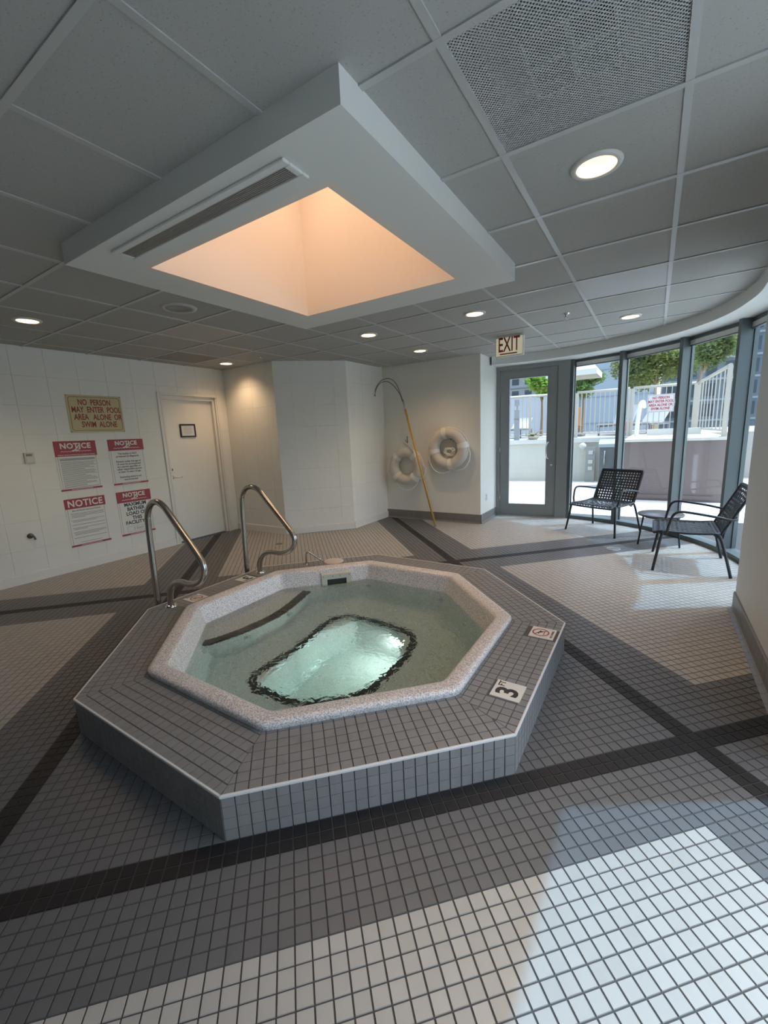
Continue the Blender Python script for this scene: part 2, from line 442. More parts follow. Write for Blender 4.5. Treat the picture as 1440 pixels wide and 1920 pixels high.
def tiled_base(name, A, B, label, hgt=0.15):
    A, B = Vector(A), Vector(B); dr = (B-A); L = dr.length; dr.normalize()
    M = Matrix(((dr.x, -dr.y, 0, A.x), (dr.y, dr.x, 0, A.y), (0, 0, 1, 0), (0, 0, 0, 1)))
    b = MB(); b.box(0, L, 0, 0.008, 0, hgt-0.004, M=M); o = b.build(name, M_GROUTD); tag(o, label, 'baseboard', kind='structure')
    n = max(1, round(L/0.1016)); wd = L/n
    for z0, z1, cove in ((0.0, 0.052, True), (0.053, hgt, False)):
        mb = MB(); g = 0.0012
        if cove: prof = [(0.045, 0.001), (0.024, 0.006), (0.015, 0.018), (0.013, z1-g), (0.0, z1-g), (0.0, 0.001)]
        else: prof = [(0.013, z0+g), (0.013, z1-0.006), (0.009, z1), (0.0, z1), (0.0, z0+g)]
        mb.loft([[(x, y, z) for y, z in prof] for x in (g, wd-g)], cap0=True, cap1=True)
        me = mb.mesh('base_tile', M_TBASE)
        for i in range(n):
            t = link('base_tile', me, o); t.matrix_local = M @ Matrix.Translation((i*wd, 0, 0))
tiled_base('baseboard_back', (-0.40, 4.22), (-2.18, 4.22), 'grey tiled baseboard under the life rings')
tiled_base('baseboard_back_right', (-0.40, 5.08), (-0.40, 4.22), 'grey tiled baseboard beside the glass door')
tiled_base('baseboard_right', (XR, 0.01), (XR, 1.9), 'grey tiled cove baseboard at the foot of the right wall')

# ---- slab above, suspended ceiling
mb = MB()
OUT = [(XL-0.2, YB-0.2), (XR+0.25, YB-0.2), (XR+0.25, 1.9)] + [arc(d, RW+0.13) for d in range(-16, 116, 4)] + [(-0.7, 5.2), (-0.7, 4.5), (-2.6, 4.5), (-2.6, 3.5), (-3.2, 2.7), (XL-0.2, 2.6)]
WELL = 0.72
# ring around the light well: split the slab outline into four convexly clipped strips
for a, b_, c in ((1, 0, -WELL), (-1, 0, -WELL)):
    mb.prism(clip_poly(OUT, a, b_, c), ZR, ZR+0.06)
mid = clip_poly(clip_poly(OUT, 1, 0, WELL), -1, 0, WELL)
mb.prism(clip_poly(mid, 0, 1, -WELL), ZR, ZR+0.06); mb.prism(clip_poly(mid, 0, -1, -WELL), ZR, ZR+0.06)
ceil = mb.build('ceiling', M_SLAB); tag(ceil, 'suspended ceiling of square speckled panels in a white metal grid', 'ceiling', kind='structure')
GX, GY, GY0 = 0.644, 0.6475, -0.235
CB = 1.0                        # half width of the lowered coffer
def cell_rect(i, j): return (i*GX, (i+1)*GX, GY0+j*GY, GY0+(j+1)*GY)
LIGHTS = [(2, 0), (0, 3), (2, 5), (-2, 3), (-2, 5), (-6, 3), (-5, -1)]
SPEAKER = (-3, 0); GRILLE = (2, -1)
VENTS = {(2, 3): 'light', (-3, 5): 'dark', (-4, 1): 'dim', (-6, 2): 'dark'}
def ceil_inside(x, y): return in_poly(x, y, ROOM)
GB = 0.0135; TZ0, TZ1 = ZC+0.004, ZC+0.016
tile_cache = {}
def soff_r(d):
    t = ((-30, 2.30), (-16, 2.25), (-11, 2.21), (5, 2.15), (25, 2.13), (45, 2.08), (64, 2.03), (95, 2.04), (125, 2.05))
    for (a, u), (b_, v) in zip(t, t[1:]):
        if d <= b_: return u+(v-u)*(d-a)/(b_-a)
    return 2.05
def rect_tile(x0, x1, y0, y1, m):
    key = (round(x1-x0, 4), round(y1-y0, 4), m.name)
    if key not in tile_cache:
        mb = MB(); mb.box(0, key[0], 0, key[1], 0, TZ1-TZ0); tile_cache[key] = mb.mesh('ceiling_tile', m)
    return link('ceiling_tile', tile_cache[key], ceil, (x0, y0, TZ0))
def holed_tile(x0, x1, y0, y1, r, m, n=32):
    W_, H_ = x1-x0, y1-y0; key = ('h', round(W_, 4), r)
    if key not in tile_cache:
        mb = MB(); cx, cy = W_/2, H_/2; outer = []; inner = []
        for k in range(n):
            a = 2*PI*(k+0.5)/n; c, s = math.cos(a), math.sin(a)
            t = min(cx/abs(c) if abs(c) > 1e-6 else 9, cy/abs(s) if abs(s) > 1e-6 else 9)
            outer.append((cx+c*t, cy+s*t)); inner.append((cx+c*r, cy+s*r))
        # corners: snap nearest outer points to the corners
        for qx in (0, W_):
            for qy in (0, H_):
                k = min(range(n), key=lambda i: (outer[i][0]-qx)**2+(outer[i][1]-qy)**2); outer[k] = (qx, qy)
        T_ = TZ1-TZ0
        mb.loft([[(x, y, T_) for x, y in outer], [(x, y, 0) for x, y in outer], [(x, y, 0) for x, y in inner], [(x, y, T_) for x, y in inner]])
        tile_cache[key] = mb.mesh('ceiling_tile', m)
    return link('ceiling_tile', tile_cache[key], ceil, (x0, y0, TZ0))
M_VD = mat('return_vent_dark', (0.25, 0.24, 0.22), 0.6); M_VM = mat('return_vent_dim', (0.42, 0.41, 0.38), 0.6); M_VL = mat('metal_panel', (0.44, 0.45, 0.44), 0.45)
for i in range(-7, 5):
    for j in range(-7, 9):
        x0, x1, y0, y1 = cell_rect(i, j)
        x0 = max(x0, XL-0.005) ; x1 = min(x1, 2.9); y0 = max(y0, YB)
        if x1-x0 < 0.05 or y1-y0 < 0.05: continue
        cx, cy = (x0+x1)/2, (y0+y1)/2
        if not any(ceil_inside(a, b_) for a in (x0+.02, cx, x1-.02) for b_ in (y0+.02, cy, y1-.02)): continue
        if (i, j) == GRILLE: continue
        rects = [(x0, x1, y0, y1)]
        if x0 < CB and x1 > -CB and y0 < CB and y1 > -CB:
            rects = []
            if y0 < -CB: rects.append((x0, x1, y0, -CB))
            if y1 > CB: rects.append((x0, x1, CB, y1))
            a, b_ = max(y0, -CB), min(y1, CB)
            if b_ > a:
                if x0 < -CB: rects.append((x0, -CB, a, b_))
                if x1 > CB: rects.append((CB, x1, a, b_))
        for r in rects:
            if r[1]-r[0] < 0.03 or r[3]-r[2] < 0.03: continue
            e = GB-0.004; q = tuple(v+(e if k in (0, 2) else -e)*(0 if abs(abs(v)-CB) < 1e-6 or (abs(abs(v)-CB) < 0.02) else 1) for k, v in enumerate(r))
            near = q[3] > 2.3 and max(math.hypot(a-CW.x, b_-CW.y) for a in q[:2] for b_ in q[2:]) > RS
            if near:
                pl = [(q[0], q[2]), (q[1], q[2]), (q[1], q[3]), (q[0], q[3])]
                for dg_ in range(-4, 112, 4):
                    c_, s_ = math.cos(math.radians(dg_)), math.sin(math.radians(dg_)); pl = clip_poly(pl, c_, s_, c_*CW.x+s_*CW.y+soff_r(dg_)+.05)
                    if len(pl) < 3: break
                if len(pl) >= 3 and (i, j) not in LIGHTS:
                    mb = MB(); mb.prism(pl, TZ0, TZ1); mb.build('ceiling_tile', M_CEIL, ceil); continue
                if len(pl) < 3: continue
            if (i, j) in LIGHTS: holed_tile(*q, 0.088, M_CEIL)
            elif (i, j) in VENTS:
                rect_tile(*q, {'light': M_VL, 'dark': M_VD, 'dim': M_VM}[VENTS[(i, j)]])
            else: rect_tile(*q, M_CEIL)
def bar(x0, x1, y0, y1):
    dz = 0.0008 if x1-x0 > y1-y0 else 0.0
    mb = MB(); mb.box(x0, x1, y0, y1, ZC-0.001-dz, ZC+0.006-dz)
    cx, cy = (x0+x1)/2, (y0+y1)/2; mb.box(*( (x0, x1, cy-0.001, cy+0.001) if x1-x0 > y1-y0 else (cx-0.001, cx+0.001, y0, y1)), ZC+0.006, ZC+0.04)
    mb.build('grid_bar', M_GRID, ceil)
for i in range(-6, 5):
    x = i*GX
    for a, b_ in ([(YB, -CB), (CB, 5.0)] if abs(x) < CB else [(YB, 5.0)]):
        ys = [a+(b_-a)*k/200 for k in range(201)]; ok = [y for y in ys if ceil_inside(x, y) or ceil_inside(x+.05, y)]
        if ok: bar(x-GB, x+GB, min(ok), max(ok))
for j in range(-6, 9):
    y = GY0+j*GY
    for a, b_ in ([(XL, -CB), (CB, 2.7)] if abs(y) < CB else [(XL, 2.7)]):
        xs = [a+(b_-a)*k/200 for k in range(201)]; ok = [x for x in xs if ceil_inside(x, y)]
        if ok: bar(min(ok), max(ok), y-GB, y+GB)

# ---- lowered coffer with the light well
mb = MB(); zb = 2.54
for x0, x1, y0, y1 in ((-CB, CB, -CB, -0.72), (-CB, CB, 0.72, CB), (-CB, -0.72, -0.72, 0.72), (0.72, CB, -0.72, 0.72)):
    mb.box(x0, x1, y0, y1, zb, ZC+0.03)
cof = mb.build('trim_1', M_COFFER); tag(cof, 'lowered white square coffer framing the glowing light well', 'ceiling trim', kind='structure')
mb = MB(); ZT = 3.62; t_ = 0.04
for x0, x1, y0, y1 in ((-.68-t_, .68+t_, -.68-t_, -.68), (-.68-t_, .68+t_, .68, .68+t_), (-.68-t_, -.68, -.68, .68), (.68, .68+t_, -.68, .68)):
    mb.box(x0, x1, y0, y1, zb, ZT+0.1)
mb.box(-.68-t_, .68+t_, -.68-t_, .68+t_, ZT, ZT+0.1)
o = mb.build('light_well', M_WELL, cof); o['label'] = 'peach coloured inside of the light well'
mb = MB(); mb.box(-.66, .66, -.66, .66, ZT-.012, ZT-.002); o = mb.build('added_glow_panel', mat('added_panel_glow', (0.8, 0.75, 0.68), 0.6, emit=(1.0, 0.66, 0.44), estr=0.46), cof); o['label'] = 'added unseen glowing panel closing the light well'  # glowing lid added out of view so light reaches under the tub water
# linear slot diffuser on the underside of the coffer
sl = empty('slot_diffuser', (0, 0, zb)); tag(sl, 'long white slot air diffuser on the coffer beside the light well', 'air vent')
mb = MB(); vx0, vx1, vy0, vy1 = -0.615, 0.672, -0.932, -0.785
for a, b_, c, d in ((vx0, vx1, vy0, vy0+0.036), (vx0, vx1, vy1-0.036, vy1), (vx0, vx0+0.03, vy0+.036, vy1-.036), (vx1-0.03, vx1, vy0+.036, vy1-.036)):
    mb.bevbox(a, b_, c, d, -0.012, 0.0, 0.003)
mb.build('frame', M_COFFER, sl)
mb = MB(); mb.box(vx0+.03, vx1-.03, vy0+.036, vy1-.036, -0.0015, -0.0005); mb.build('backing', M_DARKV, sl)
mb = MB(); mb.box(0, vx1-vx0-0.06, 0, 0.0055, -0.009, -0.002); me = mb.mesh('slat', M_VENT)
n = 8
for k in range(n): link('slat', me, sl, (vx0+0.03, vy0+0.0375+k*(vy1-vy0-0.074)/n, 0))

# ---- curved soffit over the windows
mb = MB(); angs = [-18+k*2 for k in range(66)]
def sect(d):
    return [(*arc(d, soff_r(d)), ZC+0.03), (*arc(d, soff_r(d)), ZS), (*arc(d, RW+0.15), ZS), (*arc(d, RW+0.15), ZR), (*arc(d, RW+0.02), ZR)]
mb.loft([sect(d) for d in angs], closed=False)
sof = mb.build('trim_2', M_COFFER); tag(sof, 'curved white soffit running above the windows', 'ceiling trim', kind='structure')
for p in sof.data.polygons: p.use_smooth = False

# ---- curved window wall
def post(name, deg, parent, w_=0.05, r0=RW-0.03, r1=RW+0.145, m=M_FRAME):
    a = math.radians(deg); d = Vector((math.cos(a), math.sin(a))); M = Matrix(((d.x, -d.y, 0, CW.x), (d.y, d.x, 0, CW.y), (0, 0, 1, 0), (0, 0, 0, 1)))
    mb = MB(); mb.box(r0, r1, -w_/2, w_/2, 0, ZS, M=M)
    mb.box(r1-0.05, r1-0.03, -w_/2-0.012, w_/2+0.012, 0.04, ZS-0.03, M=M)
    return mb.build(name, m, parent)
def window(name, d0, d1, label, first=False):
    o = empty(name); tag(o, label, 'window', kind='structure')
    post('mullion', d1, o)
    if first: post('mullion', d0, o, w_=0.045, r0=RW-0.02, r1=RW+0.10)
    p0, p1 = Vector(arc(d0, RW+0.105)), Vector(arc(d1, RW+0.105)); dr = (p1-p0); L = dr.length; dr.normalize()
    M = Matrix(((dr.x, dr.y, 0, p0.x), (dr.y, -dr.x, 0, p0.y), (0, 0, 1, 0), (0, 0, 0, 1)))   # local y outward-ish
    e = 0.03
    mb = MB(); mb.box(e, L-e, -0.004, 0.004, 0.05, ZS-0.035, M=M); mb.build('pane', M_GLASS, o)
    mb = MB(); mb.box(e-.01, L-e+.01, -0.03, 0.03, ZS-0.04, ZS, M=M); mb.build('head_frame', M_FRAME, o)
    mb = MB(); mb.box(e, L-e, 0.006, 0.03, ZS-0.10, ZS-0.045, M=M); mb.build('head_strip', M_TRIM, o)
    mb = MB(); mb.box(e, L-e, 0.004, 0.034, ZS-0.112, ZS-0.10, M=M); mb.build('head_bead', M_FRAME, o)
    # low sill following the curve
    mb = MB(); n = 8; loops = []
    for k in range(n+1):
        d = d0+(d1-d0)*k/n
        loops.append([(*arc(d, RW-0.02), 0), (*arc(d, RW-0.02), 0.055), (*arc(d, RW+0.14), 0.055), (*arc(d, RW+0.14), 0)])
    mb.loft(loops, cap0=True, cap1=True); mb.build('sill', M_FRAME, o)
PD = [81.3, 64.2, 43.9, 23.7, 3.4, -16.8]
WL = ['tall window pane right beside the glass door', 'tall window pane behind the side table with the poolside sign outside', 'tall window pane with the sloping white railing outside', 'narrow sliver of window behind the black chair by the right wall', 'window pane hidden behind the right wall']
for k in range(5): window('window_%d' % (k+1), PD[k], PD[k+1], WL[k], first=(k == 0))
# window beyond the pier, out of frame to the right, that lets the sun onto the foreground floor
o = empty('window_6'); tag(o, 'window beyond the right wall that lets sun onto the foreground tiles', 'window', kind='structure')
mb = MB(); mb.box(XR+0.13, XR+0.138, -2.4, 0.006, 0.05, ZS); mb.build('pane', M_GLASS, o)
mb = MB(); mb.box(XR+0.10, XR+0.17, -2.4, 0.006, 0, 0.05); mb.build('sill', M_FRAME, o)
mb = MB(); mb.box(XR+0.06, XR+0.23, -1.62, -1.57, 0.05, ZS); mb.build('mullion', M_FRAME, o)

# ---- glass door
pA, pB = Vector((-0.40, 5.060)), Vector((0.735, 5.165)); dr = (pB-pA); LD = dr.length; dr.normalize()
MD = Matrix(((dr.x, -dr.y, 0, pA.x), (dr.y, dr.x, 0, pA.y), (0, 0, 1, 0), (0, 0, 0, 1)))      # local y outward
d1 = empty('door_1'); tag(d1, 'grey framed glass exit door to the patio', 'door', kind='structure')
mb = MB()
mb.box(0, 0.055, -0.05, 0.07, 0, ZS, M=MD); mb.box(LD-0.17, LD, -0.05, 0.07, 0, ZS, M=MD); mb.box(0.055, LD-0.17, -0.05, 0.07, 2.465, ZS, M=MD)
mb.build('door_frame', M_DOORF, d1)
mb = MB(); mb.box(0.0, LD, -0.07, 0.09, 0, 0.018, M=MD); mb.build('threshold', mat('aluminium_threshold', (0.45, 0.46, 0.46), 0.4, metal=0.8), d1)
lx0, lx1 = 0.06, LD-0.175; gx0, gx1, gz0, gz1 = 0.195, 0.825, 0.20, 2.335
mb = MB()
for a, b_, c, d in ((lx0, gx0, 0.022, 2.46), (gx1, lx1, 0.022, 2.46), (gx0, gx1, 0.022, gz0), (gx0, gx1, gz1, 2.46)):
    mb.box(a, b_, -0.025, 0.025, c, d, M=MD)
leaf = mb.build('door_leaf', M_DOORF, d1)
mb = MB()
for a, b_, c, d in ((gx0, gx0+.015, gz0, gz1), (gx1-.015, gx1, gz0, gz1), (gx0, gx1, gz0, gz0+.015), (gx0, gx1, gz1-.015, gz1)):
    mb.box(a, b_, -0.032, 0.032, c, d, M=MD)
mb.build('glazing_bead', M_DOORF, leaf)
mb = MB(); mb.box(gx0, gx1, -0.004, 0.004, gz0, gz1, M=MD); mb.build('pane', M_GLASS, d1)
hx = 0.905
hp = catmull([(hx-.035, -0.028, 1.27), (hx-.06, -0.075, 1.262), (hx-.085, -0.10, 1.21), (hx-.085, -0.10, 1.05), (hx-.06, -0.075, 0.995), (hx-.035, -0.028, 0.988)], 5)
mb = MB(); mb.tube(hp, 0.0115, 10, M=MD); mb.build('pull_handle', M_CHROME, d1)
mb = MB(); mb.lathe([(0.0, 0.012), (0.016, 0.012), (0.021, 0.006), (0.021, 0)], 16, M=MD @ Matrix.Translation((hx-.01, -0.025, 0.885)) @ Matrix.Rotation(PI/2, 4, 'X')); mb.build('lock', M_CHROME, d1)
for z in (0.3, 1.16, 2.15):
    mb = MB(); mb.tube([MD @ Vector((0.058, -0.034, z-.05)), MD @ Vector((0.058, -0.034, z+.05))], 0.009, 8); mb.build('hinge', M_CHROME, d1)

# ---- white door in the left wall
d2 = empty('door_2'); tag(d2, 'white door with a small black framed notice', 'door', kind='structure')
M_DOORW = mat('white_door_paint', (0.79, 0.775, 0.71), 0.4); M_TRIMW = mat('white_door_trim', (0.76, 0.74, 0.68), 0.4)
mb = MB(); mb.box(XL-0.13, XL-0.085, DO0+.03, DO1-.055, 0.012, DOZ-.05); mb.build('door_leaf', M_DOORW, d2)
mb = MB(); fx0, fx1 = XL-0.14, XL+0.014
mb.box(fx0, fx1, DO0, DO0+.028, 0, DOZ); mb.box(fx0, XL-.03, DO1-.055, DO1, 0, DOZ); mb.box(fx0, XL-.03, DO0+.028, DO1-.055, DOZ-.05, DOZ)
mb.build('jamb', M_TRIMW, d2)
mb = MB(); mb.bevbox(XL, XL+.014, DO0-.045, DO0, 0, DOZ+.045, .004); mb.bevbox(XL, XL+.014, DO1, DO1+.05, 0, DOZ+.045, .004); mb.bevbox(XL, XL+.014, DO0, DO1, DOZ, DOZ+.045, .004)
mb.box(XL-.03, XL+.004, DO1-.02, DO1, 0, DOZ); mb.build('casing', M_TRIMW, d2)
hd = MB(); Rx = Matrix.Rotation(PI/2, 4, 'Y')
hd.lathe([(0.0, 0.01), (0.022, 0.009), (0.027, 0.0)], 18, M=Matrix.Translation((XL-.085, DO0+.085, 1.01)) @ Rx)
hd.tube(catmull([(XL-.085, DO0+.085, 1.01), (XL-.04, DO0+.085, 1.01), (XL-.035, DO0+.10, 1.01), (XL-.035, DO0+.205, 1.005)], 4), 0.0095, 8)
hd.build('lever_handle', M_CHROME, d2)
hd = MB(); hd.lathe([(0.0, 0.014), (0.017, 0.013), (0.023, 0.0)], 18, M=Matrix.Translation((XL-.085, DO0+.08, 1.125)) @ Rx); hd.build('deadbolt', mat('dark_bronze', (0.08, 0.07, 0.06), 0.4, metal=0.8), d2)
fr = empty('framed_notice', (XL-.085, 1.70, 1.70)); tag(fr, 'small black framed paper notice hung on the white door', 'picture frame')
mb = MB()
for a, b_, c, d in ((-.13, .13, .078, .1), (-.13, .13, -.1, -.078), (-.13, -.108, -.078, .078), (.108, .13, -.078, .078)):
    mb.bevbox(0, .018, a, b_, c, d, .004)
mb.build('frame', M_BLACK, fr)
mb = MB(); mb.box(0.001, 0.006, -.108, .108, -.078, .078); sh = mb.build('sheet', mat('paper', (0.74, 0.74, 0.72), 0.7), fr)
mb = MB()
for k in range(8):
    wd_ = (0.05, .075, .07, .078, .06, .078, .072, .05)[k]; z = .058-k*.0155; mb.box(0.006, 0.0066, -wd_, wd_, z-.002, z+.002)
mb.build('print_lines', mat('grey_print', (0.3, 0.3, 0.3), 0.7), sh)

# ================================================================== TUB PLATFORM
S8 = OA*math.tan(PI/8)
def octo(a, z): return [(a/math.cos(PI/8)*math.cos(PI/8+k*PI/4), a/math.cos(PI/8)*math.sin(PI/8+k*PI/4), z) for k in range(8)]
ZP = 0.20
plat = empty('tub_platform'); tag(plat, 'raised octagonal grey tiled platform around the hot tub', 'platform')
mb = MB(); a0 = OA-0.004
mb.loft([octo(1.06, 0), octo(a0, 0), octo(a0, ZP-0.0035), octo(1.06, ZP-0.0035)])
mb.build('platform_core', M_GROUTD, plat)
MARKS = [(1.356, -0.316, 0), (1.373, 0.397, 0), (-1.335, -0.277, PI), (-1.335, 0.258, PI)]
pieces = []      # (px area, matrix, polygon or None, kind)
g = 0.0016; full = [(-TILE/2+g, -TILE/2+g), (TILE/2-g, -TILE/2+g), (TILE/2-g, TILE/2-g), (-TILE/2+g, TILE/2-g)]
for k in range(8):
    Rk = Matrix.Rotation(k*PI/4, 4, 'Z')
    for r in range(7):
        xc = OA-(r+0.5)*TILE
        for j in range(-12, 12):
            yc = (j+0.5)*TILE*(2*S8/(24*TILE))
            wx, wy, _ = Rk @ Vector((xc, yc, 0))
            if any(abs(wx-mx_) < 0.078 and abs(wy-my_) < 0.078 for mx_, my_, _ in MARKS): continue
            poly = [(xc+a, yc+b_) for a, b_ in full]
            ex = (xc+TILE/2)*math.tan(PI/8) if False else None
            t8 = math.tan(PI/8)
            cl = clip_poly(clip_poly(poly, -t8, 1, -0.001), -t8, -1, -0.001)
            if len(cl) < 3 or area2(cl) < 0.00015: continue
            whole = abs(area2(cl)-area2(poly)) < 1e-7
            ar = px_area([Rk @ Vector((x, y, ZP)) for x, y in cl])
            if whole: pieces.append((ar, Rk @ Matrix.Translation((xc, yc, ZP)), None))
            else: pieces.append((ar, Rk @ Matrix.Translation((0, 0, ZP)), cl))
    # risers: tile normal points out along local x
    MR = Rk @ Matrix(((0, 0, 1, OA), (1, 0, 0, 0), (0, 1, 0, 0), (0, 0, 0, 1)))
    for r in range(4):
        zc = (r+0.5)*0.0492
        for j in range(-12, 12):
            yc = (j+0.5)*TILE*(2*S8/(24*TILE))
            M = MR @ Matrix.Translation((yc, zc, 0))
            cs = [M @ Vector((x, y, 0)) for x, y in full]
            nrm = (MR.to_3x3() @ Vector((0, 0, 1)))
            ar = px_area(cs) if nrm.dot(CAM_P-cs[0]) > 0 else 0.0
            pieces.append((ar, M, None))
pieces.sort(key=lambda c: -c[0])
mb = MB(); frustum_tile(mb, full, -0.0045, 0.0, 0.0010); tme = mb.mesh('tile', M_TDECK)
rest = MB()
for n_, (ar, M, poly) in enumerate(pieces):
    if n_ < 300:
        if poly is None: me = tme
        else: mb = MB(); frustum_tile(mb, poly, -0.0045, 0.0, 0.0010); me = mb.mesh('tile', M_TDECK)
        link('tile', me, plat).matrix_local = M
    else:
        tm = MB(); frustum_tile(tm, poly or full, -0.0045, 0.0, 0.0010); rest.add(tm.v, tm.f, 0, M=M)
tag(rest.build('tile_field', M_TDECK, plat), kind='stuff')
for k in range(8):
    a, b_ = octo(OA+0.001, 0)[k], octo(OA+0.001, 0)[(k+1) % 8]
    mb = MB(); A, B = Vector(a), Vector(b_); d = (B-A).normalized(); n = Vector((d.y, -d.x, 0)); L = (B-A).length
    M = Matrix(((d.x, n.x, 0, A.x), (d.y, n.y, 0, A.y), (0, 0, 1, 0), (0, 0, 0, 1)))
    mb.loft([[(x, -0.007, ZP-.002), (x, 0.0015, ZP-.010), (x, 0.0025, ZP-.001), (x, 0.001, ZP+.0015), (x, -0.007, ZP+.0015)] for x in (0, L)], cap0=True, cap1=True, M=M)
    mb.build('edge_trim', M_TRIM, plat)
def marker(kind, x, y, rz, lab):
    o = empty(kind, (x, y, ZP), rz); o.parent = plat; o['label'] = lab
    mb = MB(); frustum_tile(mb, [(-.075, -.075), (.075, -.075), (.075, .075), (-.075, .075)], -0.004, 0.0005, 0.001); mb.build('marker_tile', M_MARK, o)
    X, Y = (0, 1, 0), (-1, 0, 0)      # text runs along +y, its top points to the water
    if kind == 'depth_marker_tile':
        text('3', 0.150, M_INK, o, frame((0.004, -0.014, 0.0010), X, Y), 'numeral', bold=0.0045)
        text('FT', 0.047, M_INK, o, frame((-0.042, 0.046, 0.0010), X, Y), 'lettering', bold=0.0006, xs=0.9)
    else:
        red = M_RED; MX = frame((-0.012, 0.0, 0.0010), X, Y)
        ring = MB(); ring.loft([[(r*math.cos(2*PI*k/32), r*math.sin(2*PI*k/32), z) for k in range(32)] for r, z in ((.052, 0), (.052, .0005), (.0435, .0005), (.0435, 0))], M=MX)
        ring.add([(-.034, .028, .0003), (-.028, .034, .0003), (.034, -.028, .0003), (.028, -.034, .0003)], [(0, 3, 2, 1)], M=MX)
        ring.build('prohibition_ring', red, o)
        dv = MB()     # diving figure: head, body, arms, legs, and water line
        dv.lathe([(0.0, .0006), (.006, .0006), (.006, 0)], 12, M=MX @ Matrix.Translation((.012, .002, 0)))
        for pl in ([(-.026, .024), (-.010, .016), (.004, .008), (.020, -.010)], [(-.024, .010), (-.010, .012)], [(.004, .008), (.024, .004)]):
            dv.ribbon([(MX @ Vector((x_, y_, .0004))) for x_, y_ in pl], .006, .0004)
        dv.ribbon([(MX @ Vector((x_, y_, .0004))) for x_, y_ in [(-.030, -.020), (-.018, -.024), (-.006, -.020), (.006, -.024), (.018, -.020), (.028, -.022)]], .004, .0004)
        dv.build('diver_figure', M_INK, o)
        text('NO DIVING', 0.019, M_INK, o, frame((0.058, 0.0, 0.0010), X, Y), 'lettering', bold=0.0003)
    return o
marker('depth_marker_tile', *MARKS[0], 'white depth tile reading 3 FT')
marker('no_diving_tile', *MARKS[1], 'white tile with red no diving symbol')
marker('no_diving_tile', *MARKS[2], 'white tile with red no diving symbol')
marker('depth_marker_tile', *MARKS[3], 'white depth tile reading 3 FT')
# round skimmer lid let into the deck
mb = MB(); mb.lathe([(0.0, .007), (.088, .007), (.092, .0055), (.094, .0075), (.102, .0065), (.104, 0.0)], 32, M=Matrix.Translation((-.900, 1.060, ZP)))
o = mb.build('skimmer_lid', mat('lid_plastic', (0.60, 0.53, 0.47), 0.45), plat); o['label'] = 'round beige skimmer lid'

# ================================================================== HOT TUB
def rocto(a, r, z, n=5):
    out = []
    for k in range(8):
        c = (a-r)/math.cos(PI/8); ca = PI/8+k*PI/4
        for i in range(n+1):
            t = k*PI/4+i*PI/4/n
            out.append((c*math.cos(ca)+r*math.cos(t), c*math.sin(ca)+r*math.sin(t), z))
    return out
ZW = 0.095
fw_pts = [(-.34, -.50), (-.335, -.32), (-.335, -.05), (-.385, .30), (-.36, .43), (-.265, .495), (-.03, .52), (.27, .488), (.39, .40), (.447, .16), (.44, -.13), (.405, -.30), (.28, -.45), (.13, -.565), (-.08, -.585), (-.25, -.585)]
fw_loop = [(v.x, v.y) for v in catmull([(x, y, 0) for x, y in fw_pts], 6, closed=True)]
def fw_at(ang, sc=1.0, c=(0.03, -0.03)):
    dx, dy = math.cos(ang), math.sin(ang); best = 0.3
    for i in range(len(fw_loop)):
        x1, y1 = fw_loop[i][0]-c[0], fw_loop[i][1]-c[1]; x2, y2 = fw_loop[(i+1) % len(fw_loop)][0]-c[0], fw_loop[(i+1) % len(fw_loop)][1]-c[1]
        den = dx*(y2-y1)-dy*(x2-x1)
        if abs(den) < 1e-12: continue
        t = (x1*(y2-y1)-y1*(x2-x1))/den; u = (x1*dy-y1*dx)/den
        if t > 0 and -1e-6 <= u <= 1+1e-6: best = t
    return (c[0]+dx*best*sc, c[1]+dy*best*sc)
tub = empty('hot_tub'); tag(tub, 'octagonal speckled stone-look hot tub shell set in the platform', 'hot tub')
prof = [(1.146, .170, .10), (1.152, .203, .10), (1.158, .220, .10), (1.1575, .230, .10), (1.151, .238, .10), (1.140, .2425, .095), (1.128, .243, .09), (1.075, .238, .075), (1.062, .234, .07), (1.053, .226, .065), (1.048, .215, .06), (1.044, .200, .06), (1.012, .115, .06), (1.002, .085, .06), (.975, -.02, .07), (.945, -.20, .08), (.910, -.285, .09), (.85, -.312, .11)]
loops = [rocto(a, r, z) for a, z, r in prof]
angs = [math.atan2(y+.03, x-.03) for x, y, _ in loops[-1]]
ZSEAT = -.32
for sc, z in ((1.10, ZSEAT), (1.0, ZSEAT-.012), (.97, ZSEAT-.05), (.93, -.72), (.86, -.775)):
    loops.append([(*fw_at(t, sc), z) for t in angs])
mb = MB(); mb.loft(loops, smooth=True, cap1=True); shell = mb.build('shell', M_TUB, tub)
band = [(*fw_at(2*PI*k/110, 1.035), ZSEAT+.006) for k in range(110)]
mb = MB(); mb.ribbon(band, .052, .012, closed=True); mb.build('footwell_nosing', M_NOSE, tub)
# entry step along the side with the handrails
edge = catmull([(-.80, -.62, 0), (-.735, -.50, 0), (-.685, -.32, 0), (-.660, -.08, 0), (-.675, .10, 0), (-.715, .26, 0), (-.765, .42, 0), (-.80, .53, 0)], 5)
wallside = [(-.98, .53), (-.985, .40), (-.985, -.40), (-.95, -.62)]
poly = [(v.x, v.y) for v in edge] + wallside
mb = MB(); mb.prism(poly[::-1] if False else poly, -.33, 0.0); mb.build('entry_step', M_TUB, tub)
mb = MB(); mb.ribbon([(v.x-.015, v.y, .006) for v in edge], .088, .016); mb.build('step_nosing', M_NOSE, tub)
